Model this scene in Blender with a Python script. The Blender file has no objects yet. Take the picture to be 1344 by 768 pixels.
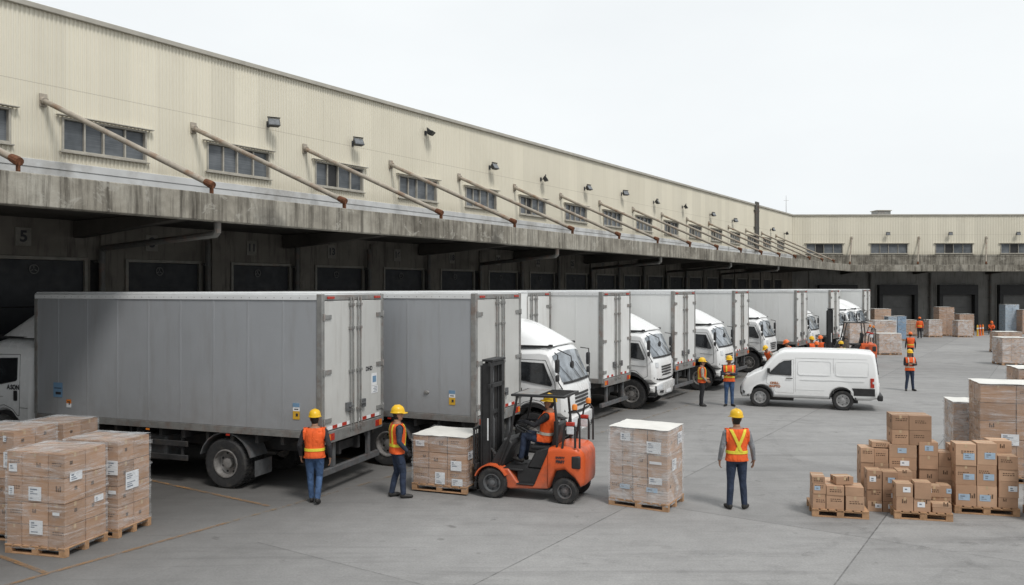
import bpy, bmesh, math, random
from mathutils import Vector, Matrix, kdtree
random.seed(11)
C = bpy.context.scene.collection
PI = math.pi
# ------------------------------------------------------------------ helpers
def tag(o, label=None, cat=None, group=None, kind=None):
    if label: o['label'] = label
    if cat: o['category'] = cat
    if group: o['group'] = group
    if kind: o['kind'] = kind
    return o
def thing(name, label, cat, loc=(0, 0, 0), rz=0.0, group=None):
    o = bpy.data.objects.new(name, None); C.objects.link(o)
    o.empty_display_size = .2
    o.location = loc; o.rotation_euler = (0, 0, rz)
    return tag(o, label, cat, group)
def copy_tree(o, parent=None):
    c = o.copy(); C.objects.link(c)
    if parent: c.parent = parent
    for ch in list(o.children): copy_tree(ch, c)
    return c
class MB:
    def __init__(s): s.v = []; s.f = []; s.m = []; s.sm = []
    def add(s, vs, fs, m=0, M=None):
        b = len(s.v)
        s.v += [tuple(M @ Vector(p)) if M else tuple(p) for p in vs]
        for f in fs: s.f.append([b + i for i in f]); s.m.append(m)
        return s
    def box(s, x0, x1, y0, y1, z0, z1, m=0, M=None):
        if x0 > x1: x0, x1 = x1, x0
        if y0 > y1: y0, y1 = y1, y0
        if z0 > z1: z0, z1 = z1, z0
        vs = [(x0,y0,z0),(x1,y0,z0),(x1,y1,z0),(x0,y1,z0),(x0,y0,z1),(x1,y0,z1),(x1,y1,z1),(x0,y1,z1)]
        return s.add(vs, [(3,2,1,0),(4,5,6,7),(0,1,5,4),(1,2,6,5),(2,3,7,6),(3,0,4,7)], m, M)
    def tube(s, pts, rs, seg=10, m=0, M=None, caps=True):
        pts = [Vector(p) for p in pts]
        if not hasattr(rs, '__len__'): rs = [rs]*len(pts)
        vs = []; fs = []
        ref = None
        for i, p in enumerate(pts):
            if i == 0: t = pts[1]-pts[0]
            elif i == len(pts)-1: t = pts[-1]-pts[-2]
            else: t = (pts[i+1]-pts[i]).normalized() + (pts[i]-pts[i-1]).normalized()
            t.normalize()
            if ref is None:
                ref = Vector((0,0,1)) if abs(t.z) < .9 else Vector((1,0,0))
            a = t.cross(ref).normalized(); b = a.cross(t).normalized(); ref = b
            for k in range(seg):
                w = 2*PI*k/seg
                vs.append(p + (a*math.cos(w) + b*math.sin(w))*rs[i])
        n = len(pts)
        for i in range(n-1):
            for k in range(seg):
                k2 = (k+1) % seg
                fs.append((i*seg+k2, i*seg+k, (i+1)*seg+k, (i+1)*seg+k2))
        if caps:
            fs.append(tuple(range(seg))); fs.append(tuple(reversed(range((n-1)*seg, n*seg))))
        return s.add(vs, fs, m, M)
    def lathe(s, prof, seg=24, m=0, M=None, axis='z', closed=False, cap0=True):
        vs = []; fs = []
        for r, h in prof:
            for k in range(seg):
                w = 2*PI*k/seg; c, d = r*math.cos(w), r*math.sin(w)
                vs.append((c, d, h) if axis == 'z' else ((d, h, c) if axis == 'y' else (h, c, d)))
        n = len(prof)
        for i in range(n if closed else n-1):
            j = (i+1) % n
            for k in range(seg):
                k2 = (k+1) % seg
                fs.append((i*seg+k, i*seg+k2, j*seg+k2, j*seg+k))
        if not closed:
            if cap0 and prof[0][0] > 1e-4: fs.append(tuple(reversed(range(seg))))
            if prof[-1][0] > 1e-4: fs.append(tuple(range((n-1)*seg, n*seg)))
        return s.add(vs, fs, m, M)
    def prism(s, poly, y0, y1, m=0, M=None):          # poly in (x,z), extruded along y
        n = len(poly)
        vs = [(p[0], y0, p[1]) for p in poly] + [(p[0], y1, p[1]) for p in poly]
        fs = [tuple(range(n)), tuple(reversed(range(n, 2*n)))]
        for i in range(n): fs.append((i, n+i, n+(i+1) % n, (i+1) % n))
        return s.add(vs, fs, m, M)
    def loft(s, rings, m=0, M=None, caps=True, closed=True):
        n = len(rings[0]); vs = [p for r in rings for p in r]; fs = []
        for i in range(len(rings)-1):
            for k in range(n if closed else n-1):
                k2 = (k+1) % n
                fs.append((i*n+k, i*n+k2, (i+1)*n+k2, (i+1)*n+k))
        if caps:
            fs.append(tuple(reversed(range(n)))); fs.append(tuple(range((len(rings)-1)*n, len(rings)*n)))
        return s.add(vs, fs, m, M)
    def quad(s, a, b, c, d, m=0): return s.add([a, b, c, d], [(0, 1, 2, 3)], m)
def ob(name, mb, mats, parent=None, bevel=0, seg=2, loc=None, rz=None, angle=35, fixn=True):
    me = bpy.data.meshes.new(name); me.from_pydata(mb.v, [], mb.f); me.update()
    if not isinstance(mats, (list, tuple)): mats = [mats]
    for q in mats: me.materials.append(q)
    me.polygons.foreach_set('material_index', mb.m)
    if fixn:
        bm = bmesh.new(); bm.from_mesh(me); bmesh.ops.recalc_face_normals(bm, faces=bm.faces); bm.to_mesh(me); bm.free()
    me.polygons.foreach_set('use_smooth', [True]*len(me.polygons))
    me.set_sharp_from_angle(angle=math.radians(angle))
    o = bpy.data.objects.new(name, me); C.objects.link(o)
    if parent: o.parent = parent
    if loc is not None: o.location = loc
    if rz is not None: o.rotation_euler = (0, 0, rz)
    if bevel:
        b = o.modifiers.new('edge', 'BEVEL'); b.width = bevel; b.segments = seg; b.limit_method = 'ANGLE'; b.angle_limit = math.radians(40)
    return o
def text_obj(name, s, size, mat, parent, M, bold=0.0):
    cu = bpy.data.curves.new(name, 'FONT'); cu.body = s; cu.size = size; cu.align_x = 'CENTER'; cu.align_y = 'CENTER'
    cu.extrude = .0015; cu.offset = bold
    t = bpy.data.objects.new('tmp', cu); C.objects.link(t)
    bpy.context.view_layer.update()
    me = bpy.data.meshes.new_from_object(t.evaluated_get(bpy.context.evaluated_depsgraph_get()))
    bpy.data.objects.remove(t)
    me.transform(M); me.materials.clear(); me.materials.append(mat)
    o = bpy.data.objects.new(name, me); C.objects.link(o)
    if parent: o.parent = parent
    return o
def RX(a): return Matrix.Rotation(a, 4, 'X')
def RY(a): return Matrix.Rotation(a, 4, 'Y')
def RZ(a): return Matrix.Rotation(a, 4, 'Z')
def T(x, y, z): return Matrix.Translation((x, y, z))
# text lying in the XZ plane facing -Y (M0) or +Y (M1) or facing +X / -X
FACE_NY = RX(PI/2)
FACE_PY = RZ(PI) @ RX(PI/2)
FACE_PX = RZ(PI/2) @ RX(PI/2)
FACE_NX = RZ(-PI/2) @ RX(PI/2)
# ------------------------------------------------------------------ survey of the yard (metres)
F, H, HY = 1080.0, 4.2, 378.0
def gp(x, y):                       # a ground point from its bearing and depression, as surveyed from the viewpoint
    d = F*H/(y-HY); return Vector(((x-672)/F*d, d, 0))
ALPHA = math.radians(33.5)
U = Vector((math.sin(ALPHA), math.cos(ALPHA), 0)); N = Vector((-math.cos(ALPHA), math.sin(ALPHA), 0))
RU = math.atan2(U.y, U.x); RN = math.atan2(N.y, N.x)
def un(u, n, z=0): return U*u + N*n + Vector((0, 0, z))
# ------------------------------------------------------------------ materials
def nodes(name):
    m = bpy.data.materials.new(name); m.use_nodes = True
    nt = m.node_tree; return m, nt, nt.nodes['Principled BSDF']
def L(nt, a, b): nt.links.new(a, b)
def coords(nt, sc=(1,1,1), rand=True):
    tc = nt.nodes.new('ShaderNodeTexCoord'); mp = nt.nodes.new('ShaderNodeMapping')
    mp.inputs['Scale'].default_value = sc; L(nt, tc.outputs['Object'], mp.inputs['Vector'])
    if rand:
        oi = nt.nodes.new('ShaderNodeObjectInfo'); mu = nt.nodes.new('ShaderNodeMath'); mu.operation = 'MULTIPLY'; mu.inputs[1].default_value = 37.0
        L(nt, oi.outputs['Random'], mu.inputs[0]); L(nt, mu.outputs[0], mp.inputs['Location'])
    return mp.outputs['Vector']
def noise(nt, vec, scale, detail=5, rough=.6, dist=0):
    n = nt.nodes.new('ShaderNodeTexNoise'); n.inputs['Scale'].default_value = scale; n.inputs['Detail'].default_value = detail
    n.inputs['Roughness'].default_value = rough; n.inputs['Distortion'].default_value = dist
    L(nt, vec, n.inputs['Vector']); return n.outputs['Fac']
def ramp(nt, fac, stops):
    r = nt.nodes.new('ShaderNodeValToRGB'); e = r.color_ramp.elements
    while len(e) < len(stops): e.new(.5)
    for k, (p, c) in enumerate(stops):
        e[k].position = p; e[k].color = (c[0], c[1], c[2], 1) if hasattr(c, '__len__') else (c, c, c, 1)
    L(nt, fac, r.inputs[0]); return r.outputs[0]
def mix(nt, fac, a, b, mode='MIX'):
    x = nt.nodes.new('ShaderNodeMix'); x.data_type = 'RGBA'; x.blend_type = mode
    for i, val in ((0, fac), (6, a), (7, b)):
        sock = x.inputs[i]
        if hasattr(val, 'is_linked'): L(nt, val, sock)
        elif hasattr(val, '__len__'): sock.default_value = (val[0], val[1], val[2], 1)
        elif i == 0: sock.default_value = val
        else: sock.default_value = (val, val, val, 1)
    return x.outputs[2]
def bump(nt, bs, fac, strength=.3, dist=.01):
    b = nt.nodes.new('ShaderNodeBump'); b.inputs['Strength'].default_value = strength; b.inputs['Distance'].default_value = dist
    L(nt, fac, b.inputs['Height']); L(nt, b.outputs[0], bs.inputs['Normal'])
def pbr(name, col, rough=.6, var=.15, scale=4, metal=0, bmp=0, dirt=None, dirt_amt=.5, streak=False, spec=.5, fine=0, sill=None, fold=0):
    m, nt, bs = nodes(name)
    v = coords(nt)
    c = ramp(nt, noise(nt, v, scale), [(.3, [x*(1-var) for x in col]), (.7, [min(1, x*(1+var)) for x in col])])
    if fine: c = mix(nt, fine, c, ramp(nt, noise(nt, v, scale*14, 3), [(.35, .55), (.65, 1.25)]), 'MULTIPLY')
    if dirt:
        v2 = coords(nt, (3, 3, .35) if streak else (1, 1, 1))
        f = ramp(nt, noise(nt, v2, 1.6 if streak else scale*.6, 7, .68), [(.5, 0.0), (.72, dirt_amt)])
        c = mix(nt, f, c, dirt)
    if sill:                                              # road dust gathering low down
        tc = nt.nodes.new('ShaderNodeTexCoord'); sx = nt.nodes.new('ShaderNodeSeparateXYZ'); L(nt, tc.outputs['Object'], sx.inputs[0])
        mr = nt.nodes.new('ShaderNodeMapRange'); mr.inputs[1].default_value = sill[0]; mr.inputs[2].default_value = sill[1]; mr.inputs[3].default_value = sill[2]; mr.inputs[4].default_value = 0
        L(nt, sx.outputs[2], mr.inputs[0])
        mu = nt.nodes.new('ShaderNodeMath'); mu.operation = 'MULTIPLY'; L(nt, mr.outputs[0], mu.inputs[0]); L(nt, ramp(nt, noise(nt, v, 4, 6, .7), [(.3, .25), (.7, 1.0)]), mu.inputs[1])
        c = mix(nt, mu.outputs[0], c, (.20, .175, .145))
    L(nt, c, bs.inputs['Base Color'])
    bs.inputs['Metallic'].default_value = metal
    rr = ramp(nt, noise(nt, v, scale*2.3), [(.3, max(0, rough-.1)), (.7, min(1, rough+.1))]); L(nt, rr, bs.inputs['Roughness'])
    bs.inputs['Specular IOR Level'].default_value = spec
    if fold: bump(nt, bs, noise(nt, coords(nt, (1, 1, .55)), 9, 3, .5, 1.2), fold, .05)
    elif bmp: bump(nt, bs, noise(nt, v, scale*5), bmp)
    return m
M = {}
def glass(name, col, rough=.06):
    m, nt, bs = nodes(name); v = coords(nt)
    c = ramp(nt, noise(nt, v, 2.2, 5), [(.35, [x*.5 for x in col]), (.68, [x*1.7 for x in col])])
    L(nt, c, bs.inputs['Base Color']); bs.inputs['Roughness'].default_value = rough
    bs.inputs['Specular IOR Level'].default_value = .8
    bump(nt, bs, noise(nt, v, 1.3, 2), .05, .02)
    return m
DUST = (.16, .12, .085); RUST = (.22, .075, .025)
M['box_silver'] = pbr('silver panel', (.375, .39, .41), .40, .04, .8, .2, dirt=DUST, dirt_amt=.16, streak=True, sill=(1.2, 2.3, .35))
M['box_white'] = pbr('white panel', (.79, .80, .79), .40, .025, .8, dirt=(.38, .34, .28), dirt_amt=.14, streak=True, sill=(1.2, 2.2, .3))
M['box_roof'] = pbr('truck roof sheet', (.74, .755, .76), .4, .06, .8, dirt=DUST, dirt_amt=.2)
M['rail'] = pbr('galvanised rail', (.30, .30, .29), .5, .2, 5, .5, dirt=RUST, dirt_amt=.45)
M['door_grey'] = pbr('door panel', (.52, .52, .50), .45, .05, 1.2, dirt=DUST, dirt_amt=.22, streak=True)
M['door_white'] = pbr('white door panel', (.70, .705, .69), .45, .04, 1.2, dirt=(.25, .2, .15), dirt_amt=.24, streak=True)
M['cab'] = pbr('cab paint', (.82, .83, .83), .25, .012, 1.2, dirt=(.45, .42, .37), dirt_amt=.08, sill=(.8, 1.7, .5))
M['black'] = pbr('black plastic', (.022, .022, .023), .55, .3, 6)
M['chassis'] = pbr('chassis steel', (.03, .03, .031), .65, .4, 4, dirt=(.09, .07, .05), dirt_amt=.6)
M['bar'] = pbr('underrun bar', (.13, .135, .14), .55, .25, 6, .3, dirt=RUST, dirt_amt=.3)
M['tyre'] = pbr('tyre rubber', (.026, .026, .027), .8, .25, 12, bmp=.2, dirt=(.1, .09, .075), dirt_amt=.55)
M['rim'] = pbr('steel rim', (.30, .29, .28), .5, .25, 10, .4, dirt=(.06, .045, .035), dirt_amt=.75)
M['rim_silver'] = pbr('silver rim', (.5, .5, .5), .35, .1, 10, .6, dirt=(.08, .07, .06), dirt_amt=.5)
M['glass'] = glass('vehicle glass', (.022, .024, .027), .05)
M['windshield'] = glass('windscreen glass', (.20, .225, .25), .05)  # pale mottled base stands in for sky and clutter reflected in the glass
M['lamp'] = pbr('lamp lens', (.62, .64, .66), .12, .15, 18)
M['red'] = pbr('red lens', (.42, .035, .02), .3, .25, 20)
M['amber'] = pbr('amber lens', (.72, .22, .03), .3, .2, 20)
M['white'] = pbr('white film sticker', (.78, .79, .8), .5, .06, 8)
M['blue'] = pbr('blue sticker', (.16, .28, .42), .5, .1, 8)
M['yellow'] = pbr('yellow sticker', (.62, .36, .03), .5, .1, 8)
M['ink'] = pbr('printed ink', (.03, .03, .035), .7, .2, 20)
M['brown_ink'] = pbr('brown lettering', (.38, .13, .04), .6, .2, 20)
M['van'] = pbr('van paint', (.82, .83, .83), .22, .012, 1.2, sill=(.3, .9, .3))
M['orange'] = pbr('forklift orange', (.66, .105, .022), .38, .1, 3, dirt=(.10, .04, .025), dirt_amt=.7, fine=.15, sill=(.2, .8, .45))
M['hat_yellow'] = pbr('yellow helmet', (.76, .46, .012), .32, .06, 6)
M['hat_orange'] = pbr('orange helmet', (.75, .15, .02), .32, .06, 6)
M['vest'] = pbr('hi vis orange', (.80, .115, .018), .75, .12, 5, fold=.7, dirt=(.35, .07, .02), dirt_amt=.4)
M['tape_yellow'] = pbr('reflective tape', (.72, .62, .05), .5, .12, 30)
M['tape_silver'] = pbr('silver reflective tape', (.55, .53, .45), .45, .12, 30)
M['jeans'] = pbr('blue jeans', (.045, .09, .185), .85, .3, 10, fold=.9)
M['navy'] = pbr('navy trousers', (.022, .034, .065), .85, .3, 10, fold=.9)
M['dark_cloth'] = pbr('dark cloth', (.022, .022, .026), .85, .3, 10, fold=.9)
M['grey_shirt'] = pbr('grey shirt', (.21, .22, .235), .85, .2, 10, fold=.9)
M['beige_shirt'] = pbr('beige shirt', (.34, .29, .23), .85, .2, 10, fold=.9)
M['navy_shirt'] = pbr('navy shirt', (.03, .04, .062), .85, .2, 10, fold=.9)
M['shoe'] = pbr('work shoe', (.02, .019, .018), .6, .3, 14)
M['skin'] = pbr('skin', (.30, .16, .10), .55, .08, 14)
M['hair'] = pbr('dark hair', (.014, .011, .009), .6, .3, 30)
M['wood'] = pbr('pallet wood', (.43, .255, .14), .8, .25, 6, bmp=.2, dirt=(.17, .10, .055), dirt_amt=.6, fine=.3)
M['seat'] = pbr('seat vinyl', (.02, .02, .021), .5, .2, 8)
M['pipe'] = pbr('painted pipe', (.10, .098, .09), .6, .2, 4, dirt=RUST, dirt_amt=.4)
M['strut'] = pbr('weathered steel pole', (.36, .32, .265), .65, .2, 3, dirt=(.21, .10, .045), dirt_amt=.95, fine=.25)
M['rust'] = pbr('rust', (.13, .05, .022), .9, .5, 14, bmp=.6)
M['frame'] = pbr('window frame', (.40, .38, .33), .6, .15, 4, dirt=DUST, dirt_amt=.4)
M['flood'] = pbr('floodlight housing', (.035, .037, .04), .5, .2, 8)
M['flood_lens'] = pbr('floodlight glass', (.16, .17, .18), .12, .3, 8)
M['emblem'] = pbr('faded emblem', (.11, .11, .105), .6, .2, 9)
M['sign'] = pbr('number board', (.20, .19, .165), .7, .2, 6, dirt=(.12, .1, .08), dirt_amt=.5)
M['doorframe'] = pbr('dock door frame', (.20, .19, .165), .6, .2, 4, dirt=RUST, dirt_amt=.3)
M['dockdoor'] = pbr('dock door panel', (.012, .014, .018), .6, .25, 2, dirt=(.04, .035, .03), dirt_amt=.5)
M['shutter'] = pbr('grey roller shutter', (.17, .17, .165), .6, .15, 2)
M['darkwall'] = pbr('dark lower wall', (.018, .017, .017), .85, .35, 1.2, dirt=(.04, .036, .03), dirt_amt=.4, streak=True)  # near-black tone of the lower dock wall
M['roofcap'] = pbr('roof flashing', (.40, .38, .33), .55, .12, 2)
M['tank'] = pbr('blue crate plastic', (.17, .29, .43), .45, .15, 5)
M['greycrate'] = pbr('pale blue crate', (.34, .42, .5), .5, .15, 5)
def cardboard(name, col):
    m, nt, bs = nodes(name); v = coords(nt)
    c = ramp(nt, noise(nt, v, 1.5, 4), [(.3, [x*.84 for x in col]), (.7, [x*1.12 for x in col])])
    c = mix(nt, .35, c, ramp(nt, noise(nt, coords(nt, (1, 1, 26)), 6, 2), [(.3, .8), (.7, 1.1)]), 'MULTIPLY')
    oi = nt.nodes.new('ShaderNodeObjectInfo')
    c = mix(nt, 1.0, c, ramp(nt, oi.outputs['Random'], [(0, .82), (1, 1.12)]), 'MULTIPLY')
    c = mix(nt, ramp(nt, noise(nt, v, 5, 6, .7), [(.58, 0.0), (.75, .4)]), c, [x*.55 for x in col])
    L(nt, c, bs.inputs['Base Color']); bs.inputs['Roughness'].default_value = .75; bs.inputs['Specular IOR Level'].default_value = .3
    bump(nt, bs, noise(nt, v, 9, 3), .25, .01)
    return m
M['card'] = cardboard('cardboard', (.43, .27, .175))
M['card2'] = cardboard('pale cardboard', (.50, .325, .215))
M['cardprint'] = pbr('printed mark', (.10, .06, .035), .8, .3, 20)
M['packtape'] = pbr('packing tape', (.50, .37, .23), .35, .1, 8)
M['label_white'] = pbr('paper label', (.74, .76, .78), .6, .05, 14)
M['label_blue'] = pbr('blue paper label', (.36, .47, .58), .6, .1, 14)
M['greyink'] = pbr('grey print', (.20, .23, .28), .7, .3, 30)
def wrapmat(name, lo, hi, p0, p1, zs=7):
    m, nt, bs = nodes(name)
    v = coords(nt, (.8, .8, zs))
    f = ramp(nt, noise(nt, v, 2.6, 7, .7, .6), [(p0, lo), (p1, hi)])
    f2 = ramp(nt, noise(nt, coords(nt, (1, 1, 1.6)), 2.1, 4, .6, 1.0), [(.4, .35), (.65, 1.0)])
    f = mix(nt, 1.0, f, f2, 'MULTIPLY')
    bs.inputs['Base Color'].default_value = (.80, .81, .82, 1); bs.inputs['Roughness'].default_value = .14
    bs.inputs['Specular IOR Level'].default_value = .6
    bump(nt, bs, noise(nt, v, 3.2, 5), .7, .02)
    tr = nt.nodes.new('ShaderNodeBsdfTransparent'); mx = nt.nodes.new('ShaderNodeMixShader')
    tr.inputs[0].default_value = (.97, .97, .97, 1)
    L(nt, f, mx.inputs[0]); L(nt, tr.outputs[0], mx.inputs[1]); L(nt, bs.outputs[0], mx.inputs[2])
    L(nt, mx.outputs[0], nt.nodes['Material Output'].inputs['Surface'])
    return m
M['wrap'] = wrapmat('stretch film', .04, .62, .40, .74, 11)
M['wrap_dense'] = wrapmat('dense stretch film', .30, .86, .32, .70, 12)
M['wrapband'] = wrapmat('film band', .08, .62, .40, .72, 20)
M['topsheet'] = pbr('pale top sheet', (.76, .745, .70), .4, .08, 3, bmp=.25)
M['topfilm'] = wrapmat('dusty film on the carton tops', .45, .85, .3, .7, 1)
M['topsheet_tan'] = pbr('dusty film over carton tops', (.60, .54, .42), .45, .12, 3, bmp=.25, fine=.15)
def concrete_fascia():
    m, nt, bs = nodes('weathered concrete'); v = coords(nt, rand=False)
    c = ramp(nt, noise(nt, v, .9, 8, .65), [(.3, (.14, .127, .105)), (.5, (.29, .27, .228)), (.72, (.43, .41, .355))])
    st = ramp(nt, noise(nt, coords(nt, (5, 5, .28), False), 1.5, 7, .72), [(.44, 0.0), (.66, .9)])
    c = mix(nt, st, c, (.062, .055, .045))
    pt = ramp(nt, noise(nt, coords(nt, (1, 1, 1.2), False), 2.3, 9, .72, .5), [(.57, 0.0), (.62, .5)])
    c = mix(nt, pt, c, (.40, .385, .34))
    dk = ramp(nt, noise(nt, v, .55, 5, .6), [(.56, 0.0), (.7, .75)])
    c = mix(nt, dk, c, (.075, .07, .062))
    L(nt, c, bs.inputs['Base Color']); bs.inputs['Roughness'].default_value = .9; bs.inputs['Specular IOR Level'].default_value = .2
    bump(nt, bs, noise(nt, v, 6, 8, .7), .6, .03)
    return m
M['fascia'] = concrete_fascia()
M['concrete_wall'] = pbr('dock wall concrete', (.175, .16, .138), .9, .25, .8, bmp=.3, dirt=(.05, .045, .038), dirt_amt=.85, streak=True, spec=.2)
M['concrete_far'] = pbr('far dock wall concrete', (.27, .265, .25), .9, .2, .6, bmp=.3, dirt=(.11, .105, .095), dirt_amt=.7, streak=True, spec=.2)
M['frame_far'] = pbr('far dock frame', (.36, .355, .33), .6, .2, 4)
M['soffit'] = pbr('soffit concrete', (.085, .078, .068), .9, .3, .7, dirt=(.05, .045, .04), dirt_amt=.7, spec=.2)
M['plaster'] = pbr('whitewashed band', (.58, .59, .59), .85, .12, .9, bmp=.2, dirt=(.20, .18, .15), dirt_amt=.7, spec=.2)
def cladding():
    m, nt, bs = nodes('cream cladding'); v = coords(nt, rand=False)
    c = ramp(nt, noise(nt, v, .25, 5), [(.3, (.70, .66, .545)), (.7, (.755, .715, .60))])
    st = ramp(nt, noise(nt, coords(nt, (6, 6, .12), False), 1.0, 5, .65), [(.52, 0.0), (.78, .16)])
    c = mix(nt, st, c, (.33, .29, .205))
    # sheet joints: each sheet a hair lighter or darker
    sx = nt.nodes.new('ShaderNodeSeparateXYZ'); tc = nt.nodes.new('ShaderNodeTexCoord'); L(nt, tc.outputs['Object'], sx.inputs[0])
    mu = nt.nodes.new('ShaderNodeMath'); mu.operation = 'MULTIPLY'; mu.inputs[1].default_value = 1.1; L(nt, sx.outputs[0], mu.inputs[0])
    fl = nt.nodes.new('ShaderNodeMath'); fl.operation = 'FLOOR'; L(nt, mu.outputs[0], fl.inputs[0])
    wn = nt.nodes.new('ShaderNodeTexWhiteNoise'); wn.noise_dimensions = '1D'; L(nt, fl.outputs[0], wn.inputs['W'])
    c = mix(nt, 1.0, c, ramp(nt, wn.outputs['Value'], [(0, .93), (1, 1.03)]), 'MULTIPLY')
    lp = nt.nodes.new('ShaderNodeMath'); lp.operation = 'SUBTRACT'; lp.inputs[1].default_value = 9.55; L(nt, sx.outputs[2], lp.inputs[0])
    la = nt.nodes.new('ShaderNodeMath'); la.operation = 'ABSOLUTE'; L(nt, lp.outputs[0], la.inputs[0])
    lm = nt.nodes.new('ShaderNodeMath'); lm.operation = 'LESS_THAN'; lm.inputs[1].default_value = .012; L(nt, la.outputs[0], lm.inputs[0])
    lq = nt.nodes.new('ShaderNodeMath'); lq.operation = 'MULTIPLY'; lq.inputs[1].default_value = .35; L(nt, lm.outputs[0], lq.inputs[0])
    c = mix(nt, lq.outputs[0], c, (.25, .22, .16))
    rs = ramp(nt, noise(nt, coords(nt, (2.2, 2.2, .3), False), 1.3, 6, .7), [(.64, 0.0), (.78, .45)])
    c = mix(nt, rs, c, (.34, .23, .13))
    # grime at the foot of the sheets
    mr = nt.nodes.new('ShaderNodeMapRange'); mr.inputs[1].default_value = 7.45; mr.inputs[2].default_value = 8.0; mr.inputs[3].default_value = .55; mr.inputs[4].default_value = 0
    L(nt, sx.outputs[2], mr.inputs[0])
    g = nt.nodes.new('ShaderNodeMath'); g.operation = 'MULTIPLY'; L(nt, mr.outputs[0], g.inputs[0]); L(nt, noise(nt, v, 2.5, 5), g.inputs[1])
    c = mix(nt, g.outputs[0], c, (.22, .18, .12))
    L(nt, c, bs.inputs['Base Color']); bs.inputs['Roughness'].default_value = .55; bs.inputs['Specular IOR Level'].default_value = .3
    return m
M['cladding'] = cladding()
def office_glass():
    m, nt, bs = nodes('office window glass'); v = coords(nt, rand=True)
    w = noise(nt, coords(nt, (.3, .3, 30)), 2.0, 2)
    c = ramp(nt, noise(nt, v, .9, 3), [(.3, (.075, .085, .095)), (.7, (.19, .205, .22))])
    c = mix(nt, .5, c, ramp(nt, w, [(.35, .55), (.65, 1.2)]), 'MULTIPLY')
    L(nt, c, bs.inputs['Base Color']); bs.inputs['Roughness'].default_value = .08; bs.inputs['Specular IOR Level'].default_value = .25
    return m
M['pane'] = office_glass()
def ground_mat():
    m, nt, bs = nodes('yard concrete'); v = coords(nt, rand=False)
    c = ramp(nt, noise(nt, v, .13, 6, .6), [(.3, (.258, .255, .251)), (.7, (.328, .325, .32))])
    c = mix(nt, .55, c, ramp(nt, noise(nt, v, 1.7, 9, .7), [(.3, .76), (.7, 1.14)]), 'MULTIPLY')
    c = mix(nt, .5, c, ramp(nt, noise(nt, v, 26, 4, .7), [(.3, .7), (.7, 1.2)]), 'MULTIPLY')
    # drag marks and tyre scuffs, stretched along the driving lanes
    mp = nt.nodes.new('ShaderNodeMapping'); mp.inputs['Rotation'].default_value = (0, 0, -RU+.5); mp.inputs['Scale'].default_value = (.12, 1.6, 1)
    tc = nt.nodes.new('ShaderNodeTexCoord'); L(nt, tc.outputs['Object'], mp.inputs['Vector'])
    s = ramp(nt, noise(nt, mp.outputs[0], 1.5, 8, .72, .8), [(.5, 0.0), (.72, .42)])
    c = mix(nt, s, c, (.115, .113, .112))
    oil = ramp(nt, noise(nt, v, .42, 6, .62, .4), [(.6, 0.0), (.75, .5)])
    c = mix(nt, oil, c, (.12, .118, .115))
    drip = ramp(nt, noise(nt, v, 2.1, 4, .6, .3), [(.66, 0.0), (.74, .55)])
    c = mix(nt, drip, c, (.10, .098, .095))
    # each cast slab has its own tone
    cells = []
    for vec, per, o_ in ((U, 5.8, 3.2), (N, 4.25, 2.62)):
        dq = nt.nodes.new('ShaderNodeVectorMath'); dq.operation = 'DOT_PRODUCT'; dq.inputs[1].default_value = vec; L(nt, tc.outputs['Object'], dq.inputs[0])
        ma = nt.nodes.new('ShaderNodeMath'); ma.operation = 'MULTIPLY_ADD'; ma.inputs[1].default_value = 1/per; ma.inputs[2].default_value = -o_/per; L(nt, dq.outputs['Value'], ma.inputs[0])
        fl = nt.nodes.new('ShaderNodeMath'); fl.operation = 'FLOOR'; L(nt, ma.outputs[0], fl.inputs[0]); cells.append(fl.outputs[0])
    cb = nt.nodes.new('ShaderNodeCombineXYZ'); L(nt, cells[0], cb.inputs[0]); L(nt, cells[1], cb.inputs[1])
    wn = nt.nodes.new('ShaderNodeTexWhiteNoise'); wn.noise_dimensions = '2D'; L(nt, cb.outputs[0], wn.inputs['Vector'])
    c = mix(nt, 1.0, c, ramp(nt, wn.outputs['Value'], [(0, .90), (1, 1.05)]), 'MULTIPLY')
    # darker towards the dock: shade under canopy and trucks put into the colour
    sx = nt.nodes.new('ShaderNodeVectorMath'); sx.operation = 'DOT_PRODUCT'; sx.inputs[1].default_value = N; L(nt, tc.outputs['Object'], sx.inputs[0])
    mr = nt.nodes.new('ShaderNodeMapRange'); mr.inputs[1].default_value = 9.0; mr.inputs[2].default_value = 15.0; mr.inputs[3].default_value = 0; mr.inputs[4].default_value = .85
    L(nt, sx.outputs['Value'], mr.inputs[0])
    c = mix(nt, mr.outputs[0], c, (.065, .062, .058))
    L(nt, c, bs.inputs['Base Color'])
    rr = ramp(nt, noise(nt, v, .6, 5), [(.35, .62), (.65, .85)]); L(nt, rr, bs.inputs['Roughness'])
    bs.inputs['Specular IOR Level'].default_value = .25
    bump(nt, bs, noise(nt, v, 14, 6, .7), .25, .01)
    return m
M['ground'] = ground_mat()
def paint_mat(name, col, p0, p1, amax=.85):
    m, nt, bs = nodes(name); v = coords(nt, rand=False)
    f = ramp(nt, noise(nt, v, 3.5, 9, .75), [(p0, 0.0), (p1, amax)])
    L(nt, ramp(nt, noise(nt, v, 1.3), [(.3, [x*.7 for x in col]), (.7, col)]), bs.inputs['Base Color'])
    bs.inputs['Roughness'].default_value = .8
    tr = nt.nodes.new('ShaderNodeBsdfTransparent'); mx = nt.nodes.new('ShaderNodeMixShader')
    L(nt, f, mx.inputs[0]); L(nt, tr.outputs[0], mx.inputs[1]); L(nt, bs.outputs[0], mx.inputs[2])
    L(nt, mx.outputs[0], nt.nodes['Material Output'].inputs['Surface'])
    return m
M['paint'] = paint_mat('worn orange paint', (.40, .215, .08), .36, .62, .7)
M['paint_faint'] = paint_mat('nearly worn off paint', (.36, .23, .10), .46, .72)
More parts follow.
